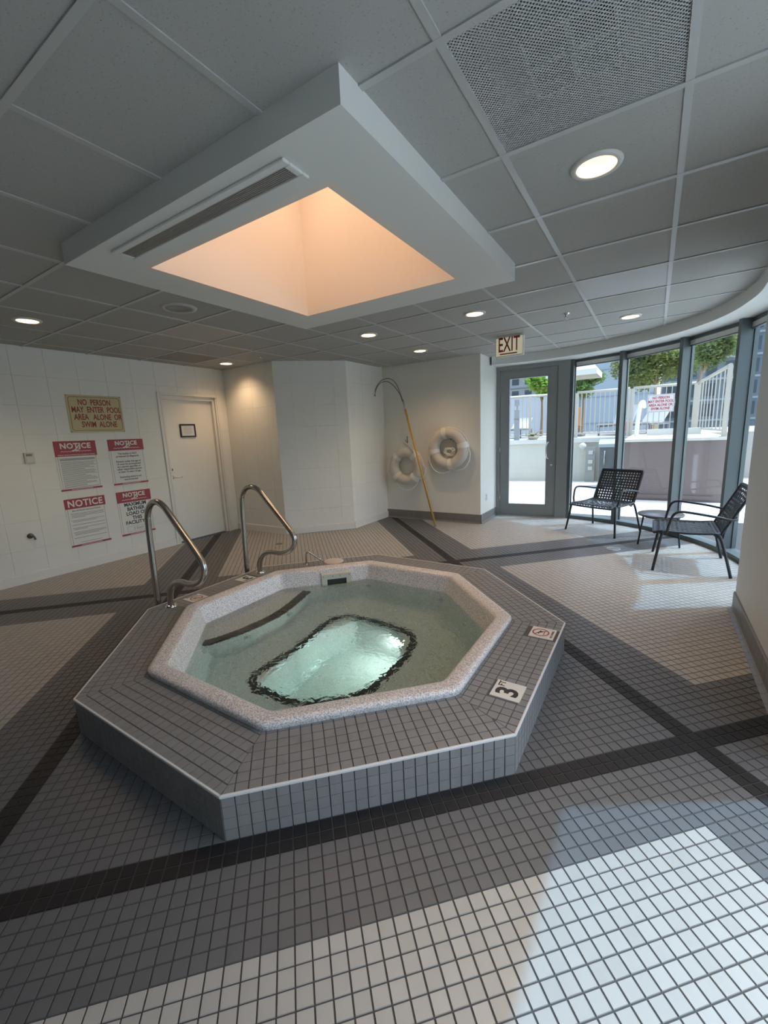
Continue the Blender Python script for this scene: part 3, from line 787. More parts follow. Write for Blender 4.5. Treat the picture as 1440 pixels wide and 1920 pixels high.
# jets
def jet(p, nrm):
    M = Vector(nrm).to_track_quat('Z', 'Y').to_matrix().to_4x4(); M.translation = p
    mb = MB(); mb.lathe([(0.0, .004), (.007, .002), (.012, .010), (.024, .010), (.029, .003), (.029, -.004)], 18, M=M); mb.build('jet', mat('jet_plastic', (0.45, 0.46, 0.44), 0.4), tub)
for deg, z in ((112, -.05), (68, -.05), (40, -.06), (-5, -.06), (-50, -.06), (-112, -.06), (-140, -.06)):
    a = math.radians(deg); kf = round(deg/45)*PI/4; rr = .968/math.cos(a-kf)
    jet((rr*math.cos(a), rr*math.sin(a), z), (-math.cos(kf), -math.sin(kf), 0.1))
jet((-.665, -.30, -.12), (1, -.2, 0)); jet((-.665, .16, -.12), (1, .2, 0))
# lamp, ring and lens added in the footwell wall to brighten the dim footwell
lx, ly = fw_at(math.radians(62), .955); M = frame((lx, ly, -.46), (-math.sin(math.radians(62)), math.cos(math.radians(62)), 0), (0, 0, 1)) 
mb = MB(); mb.lathe([(.060, .004), (.072, .010), (.080, .006), (.082, -.006)], 28, M=M @ Matrix.Rotation(PI, 4, 'X') if False else M); ul = mb.build('added_light_ring', M_STEEL, tub)
mb = MB(); mb.lathe([(.061, .005), (.03, .010), (0.0, .012)], 24, M=M); mb.build('added_light_lens', mat('added_lens_glow', (0.85, 0.88, 0.82), 0.3, emit=(0.95, 1.0, 0.88), estr=0.35), ul)
ld = bpy.data.lights.new('added_footwell_light', 'AREA'); ld.shape = 'DISK'; ld.size = 0.12; ld.energy = 3.0; ld.color = (0.92, 1.0, 0.96)
lo = link('added_footwell_light', ld, ul); dn = Vector((-lx*.8, -ly*.8, -.10)).normalized()
lo.rotation_euler = (-dn).to_track_quat('Z', 'Y').to_euler(); lo.location = Vector((lx, ly, -.46))+dn*.03
# skimmer mouth in the back-left face
qs = .992
def pq_box(mb, p0, p1, q0, q1, z0, z1):
    vs = [pt(p, q, z) for z in (z0, z1) for q in (q0, q1) for p in (p0, p1)]
    mb.add(vs, [(0, 2, 3, 1), (4, 5, 7, 6), (0, 1, 5, 4), (2, 6, 7, 3), (0, 4, 6, 2), (1, 3, 7, 5)])
mb = MB()
P0, P1, Z0, Z1 = -.048, .240, .030, .196; o0, o1, oz0, oz1 = .004, .192, .066, .146
for a, b_, c, d in ((P0, P1, oz1, Z1), (P0, P1, Z0, oz0), (P0, o0, oz0, oz1), (o1, P1, oz0, oz1)): pq_box(mb, a, b_, qs-.016, qs+.045, c, d)
sk = mb.build('skimmer_plate', M_IVORY, tub)
mb = MB(); pq_box(mb, o0, o1, qs+.004, qs+.05, oz0, oz1); mb.build('skimmer_mouth', mat('skimmer_dark', (0.045, 0.045, 0.035), 0.6), sk)
for p_, z_ in ((-.03, .176), (.06, .176), (.13, .176), (.221, .176), (-.03, .055), (.221, .055)):
    mb = MB(); M = frame(pt(p_, qs-.016, z_), (1/R2, 1/R2, 0), (0, 0, 1)); mb.lathe([(0.0, .002), (.004, .002), (.0045, 0)], 8, M=M); mb.build('screw', M_DARKV, sk)

# water: closed body whose upper face ripples
m = bpy.data.materials.new('pool_water'); m.use_nodes = True; t = m.node_tree; b = t.nodes['Principled BSDF']
b.inputs['Base Color'].default_value = (0.95, 1.0, 0.99, 1); b.inputs['Roughness'].default_value = 0.0; b.inputs['IOR'].default_value = 1.33; b.inputs['Transmission Weight'].default_value = 1.0
gm = t.nodes.new('ShaderNodeNewGeometry')
n1 = t.nodes.new('ShaderNodeTexNoise'); n1.inputs['Scale'].default_value = 17; n1.inputs['Detail'].default_value = 2.5; n1.inputs['Distortion'].default_value = 0.8
t.links.new(gm.outputs['Position'], n1.inputs['Vector'])
bp = t.nodes.new('ShaderNodeBump'); bp.inputs['Strength'].default_value = 0.55; bp.inputs['Distance'].default_value = 0.012
t.links.new(n1.outputs['Fac'], bp.inputs['Height']); t.links.new(bp.outputs['Normal'], b.inputs['Normal'])
va = t.nodes.new('ShaderNodeVolumeAbsorption'); va.inputs['Color'].default_value = (0.55, 0.95, 0.92, 1); va.inputs['Density'].default_value = 0.55
t.links.new(va.outputs[0], t.nodes['Material Output'].inputs['Volume'])
mb = MB(); mb.loft([rocto(1.012, .06, -.90), rocto(1.012, .06, ZW)], cap0=True, cap1=True)
wt = mb.build('water', m); tag(wt, 'clear greenish rippling water filling the hot tub', 'water', kind='stuff')

# fill spout beside the lid
sp = empty('fill_spout', pt(-.175, 1.38, ZP)); tag(sp, 'thin bent metal fill spout on the tub deck', 'spout')
ps = catmull([(-1.100, .852, ZP), (-1.096, .856, ZP+.10), (-1.090, .862, ZP+.122), (-1.070, .882, ZP+.125), (-.990, .962, ZP+.030)], 5)
mb = MB(); L0 = sp.location; mb.tube([Vector(v)-L0 for v in ps], .010, 8); mb.build('pipe', M_STEEL, sp)
mb = MB(); mb.lathe([(.0, .006), (.014, .006), (.018, .0)], 14, M=Matrix.Translation(Vector((-1.100, .852, ZP))-L0)); mb.build('base_flange', M_STEEL, sp)

# two stainless grab rails
RAIL = [(-1.56, 0.0), (-1.553, .30), (-1.540, .60), (-1.527, .86), (-1.505, .97), (-1.440, 1.045), (-1.345, 1.066), (-1.262, 1.035), (-1.205, .985), (-1.07, .855), (-.935, .725), (-.862, .645), (-.840, .585), (-.868, .515), (-.945, .462), (-1.05, .437), (-1.16, .436), (-1.255, .412), (-1.325, .350), (-1.355, .270), (-1.358, ZP)]
def grab_rail(y, lab):
    o = empty('grab_rail', (-1.45, y, 0)); tag(o, lab, 'handrail', 'stainless grab rails at the tub steps')
    path = catmull([(x+1.45, 0, z) for x, z in RAIL], 4)
    mb = MB(); mb.tube(path, .0245, 14); mb.build('rail_tube', M_STEEL, o)
    for x, z in ((-1.358, ZP), (-1.56, 0)):
        mb = MB(); mb.lathe([(.026, .016), (.036, .014), (.047, .005), (.048, 0.0)], 22, M=Matrix.Translation((x+1.45, 0, z))); mb.build('escutcheon', M_CHROME, o)
grab_rail(-.482, 'bent stainless grab rail nearer the notices, beside the no diving tile')
grab_rail(.455, 'bent stainless grab rail farther back, beside the fill spout')

# floor drains
for x, y, r, lab in ((-2.63, 1.902, .060, 'small dark round floor drain in front of the diagonal wall'), (1.568, 3.431, .075, 'round metal floor drain in the sun beside the chairs')):
    o = empty('floor_drain', (x, y, 0)); tag(o, lab, 'drain', 'round floor drains')
    mb = MB(); mb.lathe([(r, .0), (r, .003), (r*.86, .004), (r*.84, .002)], 24); mb.build('drain_ring', M_VENT, o)
    mb = MB(); mb.lathe([(r*.84, .002), (0.0, .002)], 24, smooth=False)
    for k in range(5):
        yy = (k-2)*r*.3; ww = math.sqrt(max(0, (r*.78)**2-yy*yy)); mb.box(-ww, ww, yy-r*.05, yy+r*.05, .002, .0035, mi=1)
    mb.build('drain_grate', [M_DARKV, M_VENT], o)

# ================================================================== CEILING FITTINGS
M_BULB = mat('lamp_lens', (0.9, 0.85, 0.75), 0.4, emit=(1.0, 0.82, 0.58), estr=7.0)
M_REFL = mat('lamp_reflector', (0.50, 0.40, 0.26), 0.4)
M_RING = mat('lamp_ring', (0.62, 0.60, 0.56), 0.4)
LLAB = {(2, 0): 'round recessed ceiling light nearest the viewer, right of the coffer', (0, 3): 'round recessed ceiling light between the coffer and the exit sign', (2, 5): 'round recessed ceiling light above the two black chairs',
        (-2, 3): 'round recessed ceiling light just behind the far corner of the coffer', (-2, 5): 'round recessed ceiling light in front of the life ring wall', (-6, 3): 'round recessed ceiling light in the corner by the white door',
        (-5, -1): 'round recessed ceiling light at the left edge above the notices'}
ring_me = can_me = lens_me = None
for c in LIGHTS:
    x0, x1, y0, y1 = cell_rect(*c); o = empty('ceiling_light', ((x0+x1)/2, (y0+y1)/2, ZC)); tag(o, LLAB[c], 'ceiling light', 'round recessed ceiling lights')
    if ring_me is None:
        mb = MB(); mb.lathe([(.080, .004), (.080, -.004), (.086, -.008), (.104, -.006), (.108, .002), (.108, .004)], 36); ring_me = mb.mesh('trim_ring', M_RING)
        mb = MB(); mb.lathe([(.080, .004), (.078, .03), (.068, .085), (.060, .105)], 36); can_me = mb.mesh('reflector', M_REFL)
        mb = MB(); mb.lathe([(.063, .100), (.045, .092), (.02, .088), (0.0, .087)], 24); lens_me = mb.mesh('lamp_lens', M_BULB)
    link('trim_ring', ring_me, o); link('reflector', can_me, o); link('lamp_lens', lens_me, o)
    ld = bpy.data.lights.new('lamp', 'SPOT'); ld.energy = LAMP_W; ld.color = WARM; ld.spot_size = math.radians(135); ld.spot_blend = 0.8; ld.shadow_soft_size = 0.05
    lo = link('lamp', ld, o, (0, 0, 0.075))
for k, (x, y) in enumerate(((-.34, .34), (.34, .34), (.34, -.34), (-.34, -.34))):
    o = empty('well_lamp', (x, y, ZT)); tag(o, 'round warm lamp hidden in the top of the light well', 'ceiling light', 'lamps in the light well')
    o.location.z = ZT-.012
    mb = MB(); mb.lathe([(.05, -.010), (.062, -.012), (.066, 0.0)], 24); mb.build('trim_ring', M_RING, o)
    mb = MB(); mb.lathe([(.05, -.006), (0.0, -.005)], 24); mb.build('lamp_lens', M_BULB, o)
    ld = bpy.data.lights.new('lamp', 'SPOT'); ld.energy = WELL_W; ld.color = (1.0, 0.60, 0.34); ld.spot_size = math.radians(172); ld.spot_blend = 1.0; ld.shadow_soft_size = 0.045
    link('lamp', ld, o, (0, 0, -0.02))
# speaker
x0, x1, y0, y1 = cell_rect(*SPEAKER); o = empty('ceiling_speaker', ((x0+x1)/2, (y0+y1)/2, ZC+.004)); tag(o, 'large round grey ceiling speaker in a panel left of the coffer', 'speaker')
mb = MB(); mb.lathe([(.108, -.008), (.118, -.013), (.140, -.008), (.144, 0.0)], 40); mb.build('speaker_ring', mat('speaker_ring', (0.48, 0.48, 0.45), 0.5), o)
mb = MB(); mb.lathe([(.110, -.008), (.072, -.010), (.070, -.0085), (0.0, -.012)], 40); mb.build('speaker_grille', mat('speaker_grille', (0.27, 0.27, 0.25), 0.6), o)
# sprinklers
for x, y, lab in ((1.06, 2.70, 'small sprinkler head hanging near the chairs'), (-2.83, 2.10, 'small sprinkler head near the white door corner')):
    o = empty('sprinkler_head', (x, y, ZC)); tag(o, lab, 'sprinkler', 'ceiling sprinklers')
    mb = MB(); mb.lathe([(.034, .004), (.030, -.006), (.010, -.008), (.008, -.03), (.0, -.03)], 18); mb.build('escutcheon', M_CHROME, o)
    mb = MB()
    for s_ in (-1, 1): mb.tube([(0.008*s_, 0, -.028), (.016*s_, 0, -.042), (.004*s_, 0, -.060)], .0028, 6)
    mb.build('yoke', M_CHROME, o)
    mb = MB(); mb.lathe([(0.0, -.062), (.018, -.063), (.020, -.060), (0.0, -.058)], 14); mb.build('deflector', M_CHROME, o)
# perforated return grille with the duct behind it
x0, x1, y0, y1 = cell_rect(*GRILLE); gr = empty('return_grille', (x0, y0, ZC)); tag(gr, 'perforated grey metal air return panel in the ceiling', 'air vent')
m = bpy.data.materials.new('perforated_metal'); m.use_nodes = True; t = m.node_tree; b = t.nodes['Principled BSDF']
b.inputs['Base Color'].default_value = (0.47, 0.48, 0.46, 1); b.inputs['Roughness'].default_value = 0.5
gm = t.nodes.new('ShaderNodeNewGeometry'); mp = t.nodes.new('ShaderNodeMapping'); mp.inputs['Rotation'].default_value = (0, 0, math.radians(45)); mp.inputs['Scale'].default_value = (105, 105, 105)
t.links.new(gm.outputs['Position'], mp.inputs['Vector'])
fr_ = t.nodes.new('ShaderNodeVectorMath'); fr_.operation = 'FRACTION'; t.links.new(mp.outputs[0], fr_.inputs[0])
sb = t.nodes.new('ShaderNodeVectorMath'); sb.operation = 'SUBTRACT'; sb.inputs[1].default_value = (.5, .5, 0); t.links.new(fr_.outputs[0], sb.inputs[0])
ml = t.nodes.new('ShaderNodeVectorMath'); ml.operation = 'MULTIPLY'; ml.inputs[1].default_value = (1, 1, 0); t.links.new(sb.outputs[0], ml.inputs[0])
ln = t.nodes.new('ShaderNodeVectorMath'); ln.operation = 'LENGTH'; t.links.new(ml.outputs[0], ln.inputs[0])
gt = t.nodes.new('ShaderNodeMath'); gt.operation = 'GREATER_THAN'; gt.inputs[1].default_value = 0.36; t.links.new(ln.outputs['Value'], gt.inputs[0])
t.links.new(gt.outputs[0], b.inputs['Alpha'])
GWX, GWY = x1-x0, y1-y0
mb = MB(); mb.box(GB-.004, GWX-GB+.004, GB-.004, GWY-GB+.004, .004, .0055); mb.build('perforated_sheet', m, gr)
mb = MB(); mb.box(.01, GWX-.01, .01, GWY-.01, .16, .17)
for a, b_, c, d in ((.005, .012, .005, GWY-.005), (GWX-.012, GWX-.005, .005, GWY-.005), (.012, GWX-.012, .005, .012), (.012, GWX-.012, GWY-.012, GWY-.005)): mb.box(a, b_, c, d, .006, .17)
mb.build('plenum_box', mat('plenum_grey', (0.30, 0.31, 0.30), 0.8), gr)
mb = MB()
for a, b_, c, d in ((.18, .19, .2, .48), (.44, .45, .2, .48), (.19, .44, .2, .21), (.19, .44, .47, .48)): mb.box(a, b_, c, d, .04, .159)
mb.build('duct_collar', mat('duct_metal', (0.5, 0.51, 0.5), 0.35, metal=0.6), gr)
mb = MB(); mb.box(.19, .44, .21, .47, .150, .159); mb.build('duct_throat', M_DARKV, gr)
for a, b_, c, d in ((.19, .44, .33, .35), (.305, .325, .21, .47)):
    mb = MB(); mb.box(a, b_, c, d, .05, .07); mb.build('damper_bar', mat('duct_metal', (0.5, 0.51, 0.5)), gr)

# exit sign
ex = empty('exit_sign', (.325, 3.30, ZC)); tag(ex, 'cream exit sign with red letters hanging from the ceiling', 'sign')
mb = MB(); mb.bevbox(-.19, .16, -.03, .03, -.245, -.012, .006); mb.build('housing', mat('exit_housing', (0.62, 0.60, 0.52), 0.5), ex)
mb = MB(); mb.bevbox(-.05, .05, -.035, .035, -.012, .006, .003); mb.build('ceiling_mount', M_TRIM, ex)
mb = MB(); mb.box(-.180, .150, -.0325, -.030, -.235, -.022); mb.build('face_plate', mat('exit_face', (0.66, 0.62, 0.46), 0.4, emit=(0.9, 0.85, 0.6), estr=0.10), ex)
M_EXR = mat('exit_red', (0.40, 0.05, 0.03), 0.4)
text('EXIT', 0.245, M_EXR, ex, frame((-.018, -.0335, -.112), (1, 0, 0), (0, 0, 1)), xs=0.54, bold=0.003)
mb = MB(); mb.box(-.130, .085, -.034, -.0325, -.222, -.207); mb.build('underline', M_EXR, ex)

# ================================================================== LEFT WALL THINGS
YX, ZX = (0, 1, 0), (0, 0, 1)
def plate(name, y0, y1, z0, z1, th, m, parent):
    mb = MB(); mb.bevbox(0, th, y0, y1, z0, z1, min(.002, th*.4)); return mb.build(name, m, parent)
XW = XL+.001
# yellow sign
yc, zc = .415, 1.925
sg = empty('warning_sign', (XW, yc, zc)); tag(sg, 'yellowed sign saying no person may enter pool area alone', 'sign')
M_YEL = mat('aged_yellow_sign', (0.58, 0.49, 0.28), 0.5, var=0.06, scale=10)
plate('sign_plate', -.318, .318, -.228, .228, .006, M_YEL, sg)
mb = MB(); r_ = .03; a, b_ = .292, .203; loop = []
for cx, cy, a0_ in ((a-r_, b_-r_, 0), (-a+r_, b_-r_, 90), (-a+r_, -b_+r_, 180), (a-r_, -b_+r_, 270)):
    for k in range(5): t_ = math.radians(a0_+k*22.5); loop.append((.0065, cx+r_*math.cos(t_), cy+r_*math.sin(t_)))
mb.ribbon(loop, .006, .001, nrm=(1, 0, 0), closed=True); mb.build('border_line', mat('olive_line', (0.20, 0.17, 0.07), 0.5), sg)
M_BRED = mat('faded_red_letters', (0.30, 0.045, 0.03), 0.5)
for k, (s_, dy) in enumerate((('NO  PERSON', -.005), ('MAY  ENTER  POOL', .012), ('AREA   ALONE  OR', .020), ('SWIM  ALONE', .020))):
    text(s_, .098, M_BRED, sg, frame((.0066, dy, .137-k*.090), YX, ZX), bold=.0024, xs=.66)
for y_ in (-.306, .306):
    for z_ in (-.216, .216):
        mb = MB(); mb.lathe([(0.0, .003), (.006, .0025), (.008, 0)], 10, M=Matrix.Translation((.006, y_, z_)) @ Rx); mb.build('screw', M_VENT, sg)
M_PAPER = mat('sign_white', (0.76, 0.76, 0.72), 0.5); M_HRED = mat('sign_red', (0.36, 0.035, 0.055), 0.45); M_PRT = mat('small_print', (0.16, 0.17, 0.17), 0.6); M_NAVY = mat('sign_navy', (0.02, 0.025, 0.06), 0.5)
def notice(y, z, lab, hz, title_dz, title_size, swimmer=True, tx=1.0):
    o = empty('notice_sign', (XW, y, z)); tag(o, lab, 'sign', 'red and white pool notices')
    plate('sign_plate', -.2275, .2275, -.305, .305, .004, M_PAPER, o)
    hd_ = plate('header_band', -.2275, .2275, .305-hz, .305, .0046, M_HRED, o)
    text('NOTICE', title_size, M_PAPER, hd_, frame((.0052, 0, .305-title_dz), YX, ZX), bold=.0030, xs=tx*.98, space=1.08)
    if swimmer:
        mb = MB(); base = .305-title_dz-.052
        mb.lathe([(0.0, .0008), (.013, .0008), (.013, 0)], 14, M=Matrix.Translation((.0048, .038, base+.020)) @ Rx)
        mb.ribbon([(.0052, y_, z_) for y_, z_ in [(-.045, base-.008), (-.01, base+.006), (.018, base+.034), (.034, base+.060), (.046, base+.038)]], .013, .0006, nrm=(1, 0, 0))
        mb.ribbon([(.0052, y_, z_) for y_, z_ in [(-.01, base+.004), (.03, base-.004)]], .016, .0006, nrm=(1, 0, 0))
        mb.ribbon([(.0052, -.165+k*.0165, base-.012+(.007 if k % 2 else -.003)) for k in range(21)], .006, .0006, nrm=(1, 0, 0))
        mb.build('swimmer_emblem', M_PAPER, hd_)
    ft = plate('footer_band', -.2275, .2275, -.297, -.272, .0046, M_HRED, o)
    mb = MB(); mb.box(.0046, .0050, -.12, .12, -.287, -.282); mb.build('footer_print', M_PAPER, ft)
    mb = MB()
    for a, b_, c, d in ((-.207, -.204, -.272, .305-hz), (.204, .207, -.272, .305-hz)): mb.box(.004, .0046, a, b_, c, d)
    mb.build('border_line', M_PRT, o)
    return o
def lines(o, rows, m=M_PRT):
    mb = MB()
    for z, a, b_, t_ in rows: mb.box(.004, .0046, a, b_, z-t_/2, z+t_/2)
    mb.build('print_lines', m, o)
n1 = notice(.118, 1.292, 'notice with red header and dense small rules, below left of the yellow sign', .185, .062, .088)
text('PUBLIC REGULATIONS FOR SWIMMING POOLS', .019, M_PAPER, n1, frame((.0052, 0, .305-.168), YX, ZX), bold=.0003)
rows = [(.094, -.19, .19, .006), (.084, -.19, .195, .006), (.074, -.19, .19, .006)]
rr = random.Random(3); z = .052
while z > -.262: rows.append((z, -.188, rr.choice((.19, .19, .12, .06, .17)), .0048)); z -= .0148
lines(n1, rows)
n2 = notice(.715, 1.293, 'notice about the facility not being protected by lifeguards, top right of four', .148, .052, .075)
for k, s_ in enumerate(('This facility is NOT', 'protected by lifeguards.', '', 'Persons under the age of', '16 must be accompanied', 'by a parent, guardian or', 'other responsible person', 'at least 16 years of age.', '', 'Swimming alone is not', 'recommended')):
    if s_: text(s_, .034, M_PRT, n2, frame((.0044, 0, .115-k*.0345), YX, ZX), bold=.0011, xs=.92)
n3 = notice(.119, .590, 'notice with spa patron regulations in small print, bottom left of four', .125, .066, .112, swimmer=False, tx=.93)
text('SPA PATRON REGULATIONS', .027, M_PRT, n3, frame((.0044, 0, .152), YX, ZX), bold=.0006, xs=.93)
rows = []; z = .118
for cnt in (4, 2, 1, 2, 3, 1):
    for k in range(cnt): rows.append((z, -.172 if k else -.185, .19 if k < cnt-1 or cnt == 1 else rr.choice((-.02, .05, .1)), .0042)); z -= .0155
    z -= .024
rows.append((-.248, -.12, .12, .004)); lines(n3, rows)
n4 = notice(.716, .595, 'notice giving the maximum bather load in bold letters, bottom right of four', .150, .052, .078)
for k, s_ in enumerate(('MAXIMUM', 'BATHER', 'LOAD OF', 'THIS', 'FACILITY IS')):
    text(s_, .068, M_NAVY, n4, frame((.0044, 0, .122-k*.063), YX, ZX), bold=.0019, xs=.93)
mb = MB()
for a, b_, c, d in ((-.15, .15, -.252, -.250), (-.15, .15, -.180, -.178), (-.15, -.148, -.252, -.178), (.148, .15, -.252, -.178)): mb.box(.004, .0046, a, b_, c, d)
mb.build('answer_box', M_PRT, n4)
text('3 Each', .052, mat('pencil', (0.3, 0.3, 0.3), 0.7), n4, frame((.0044, 0, -.215), YX, ZX), 'handwriting')
# thermostat
th = empty('thermostat', (XW, -.362, 1.42)); tag(th, 'small white wall thermostat left of the notices', 'thermostat')
plate('thermostat_body', -.047, .047, -.062, .062, .026, mat('thermostat_plastic', (0.60, 0.60, 0.55), 0.5), th)
mb = MB(); mb.box(.026, .0268, -.030, .028, .022, .046); mb.build('display', mat('lcd_grey', (0.22, 0.23, 0.20), 0.3), th)
mb = MB(); mb.bevbox(.026, .0285, -.034, .034, -.048, .010, .001); mb.build('cover_flap', mat('thermostat_flap', (0.66, 0.66, 0.62), 0.5), th)
# hose tap
hb = empty('hose_tap', (XW, -.491, .535)); tag(hb, 'small metal hose tap low on the left wall', 'tap')
M_BRZ = mat('tap_metal', (0.22, 0.21, 0.18), 0.4, metal=0.8)
mb = MB(); mb.lathe([(0.0, .05), (.016, .05), (.018, .012), (.030, .008), (.032, 0.0)], 18, M=Rx); mb.build('tap_body', M_BRZ, hb)
mb = MB(); mb.tube([(.038, .008, .0), (.05, .022, -.012), (.05, .026, -.045)], .011, 10); mb.build('tap_spout', M_BRZ, hb)
mb = MB(); mb.lathe([(0.0, .008), (.020, .006), (.020, 0.0)], 12, M=Matrix.Translation((.05, 0, .006)) @ Rx); mb.build('tap_handle', M_BRZ, hb)

# ================================================================== BACK WALL THINGS
YW5 = 4.22
M_RINGW = mat('life_ring_vinyl', (0.66, 0.62, 0.55), 0.55, var=0.06, scale=12); M_STRAP = mat('life_ring_strap', (0.82, 0.80, 0.74), 0.6); M_ROPE = mat('white_rope', (0.84, 0.82, 0.78), 0.8)
def life_ring(x, z, Rr, rt, rot, lab, coil):
    o = empty('life_ring', (x, YW5-rt*1.08-.006, z)); tag(o, lab, 'life ring', 'life rings on the back wall')
    n = 44; loops = []
    mb = MB(); mb.tube([(Rr*math.cos(2*PI*k/n), 0, Rr*math.sin(2*PI*k/n)) for k in range(n)], rt, 16, closed=True); mb.build('ring_body', M_RINGW, o)
    ends = []
    for q in range(4):
        a = rot+q*PI/2; mb = MB()
        pth = [(Rr*math.cos(a+e), 0, Rr*math.sin(a+e)) for e in (-.15, -.05, .05, .15)]
        mb.tube(pth, rt*1.08, 16, caps=False); mb.build('strap', M_STRAP, o); ends.append(a)
    for q in range(4):
        a0_, a1_ = ends[q], ends[q]+PI/2; pth = []
        for k in range(11):
            f_ = k/10; a = a0_+(a1_-a0_)*f_; bulge = (Rr+rt*1.02)+.05*math.sin(PI*f_)*(1.2 if math.sin(a) < 0 else .5)
            pth.append((bulge*math.cos(a), -.01-.02*math.sin(PI*f_), bulge*math.sin(a)-.03*math.sin(PI*f_)))
        mb = MB(); mb.tube(pth, .009, 6); mb.build('grab_rope', M_ROPE, o)
    if coil:
        rc = random.Random(5); pth = []
        for k in range(90):
            a = k*.55; r_ = .05+.055*rc.random(); pth.append((r_*math.cos(a)+.01, -.01+.03*rc.random(), -.055+r_*.62*math.sin(a)+.02*rc.random()))
        mb = MB(); mb.tube(catmull(pth, 3), .0075, 5); mb.build('coiled_rope', M_ROPE, o)
    else:
        mb = MB(); mb.tube(catmull([(-.02, 0, .47), (-.03, 0, .42), (.10, -.04, .33), (.26, -.06, .16), (.34, -.03, .0), (.30, 0, -.14)], 5), .006, 6); mb.build('hanging_line', M_ROPE, o)
    return o
life_ring(-1.70, .945, .243, .083, 2.35, 'white life ring behind the leaning pole, lower of two', False)
life_ring(-.905, 1.235, .255, .088, 1.75, 'white life ring with coiled rope in its hole, higher of two', True)
for x, z, lab in ((-1.72, 1.40, 'small dark wall hook above the lower life ring'), (-.90, 1.43, 'small dark wall hook holding the higher life ring')):
    o = empty('wall_hook', (x, YW5, z)); tag(o, lab, 'hook', 'wall hooks for life rings')
    mb = MB(); mb.box(-.012, .012, -.004, 0, -.06, .06); mb.build('hook_plate', M_VENT, o)
    mb = MB(); mb.tube(catmull([(0, -.004, -.03), (0, -.05, -.035), (0, -.065, -.02), (0, -.062, .01)], 4), .005, 6); mb.build('hook_prong', M_VENT, o)
# shepherd's crook
B0, B1 = Vector((-.985, 3.74, 0.012)), Vector((-1.630, 4.02, 1.905))
hk = empty('rescue_pole', B0); tag(hk, 'yellow rescue pole with a wire crook leaning in the corner', 'rescue pole')
M_POLE = mat('yellow_fibreglass', (0.52, 0.31, 0.06), 0.4); dB = (B1-B0)
mb = MB(); mb.tube([Vector((0, 0, 0)), dB], .017, 12); mb.build('pole', M_POLE, hk)
mb = MB(); mb.tube([Vector((0, 0, 0)), dB*.016], .020, 12); mb.build('foot_cap', mat('cap_grey', (0.3, 0.3, 0.28), 0.5), hk)
top2 = dB*1.085
mb = MB(); mb.tube([dB*.99, top2], .0125, 10); mb.build('socket_tube', mat('aluminium', (0.55, 0.54, 0.50), 0.35, metal=0.9), hk)
for s_ in (0.0, .095):
    ctr = [(top2.x-s_*.1, top2.y, top2.z-.03), (top2.x-.03, top2.y-.02-s_*.3, top2.z+.10), (top2.x-.10-s_*.25, top2.y-.05-s_*.6, top2.z+.28-s_*.35), (top2.x-.22-s_*.1, top2.y-.07-s_*.8, top2.z+.36-s_*.55), (top2.x-.36+s_*.15, top2.y-.08-s_, top2.z+.335-s_*.7), (top2.x-.47+s_*.5, top2.y-.08-s_, top2.z+.235-s_*.8), (top2.x-.515+s_*.85, top2.y-.08-s_, top2.z+.12-s_*.35)]
    mb = MB(); mb.tube(catmull(ctr, 5), .0062, 7); mb.build('crook_wire', M_BRZ, hk)
    if s_ == 0: e0 = ctr[-1]
    else: e1 = ctr[-1]
mb = MB(); mb.tube([e0, e1], .0062, 7); mb.build('crook_end', M_BRZ, hk)
# outlet
ol = empty('wall_outlet', (-.40, 4.50, .40)); tag(ol, 'small white wall outlet beside the glass door', 'outlet')
plate('cover_plate', -.036, .036, -.058, .058, .006, M_TRIM, ol)
for z_ in (-.022, .022):
    mb = MB(); mb.bevbox(.006, .0075, -.016, .016, z_-.015, z_+.015, .001); so = mb.build('socket', mat('outlet_ivory', (0.5, 0.5, 0.47), 0.5), ol)
    mb = MB(); mb.box(.0075, .0078, -.008, -.005, z_-.006, z_+.006); mb.box(.0075, .0078, .005, .008, z_-.006, z_+.006); mb.build('slot', M_INK, so)

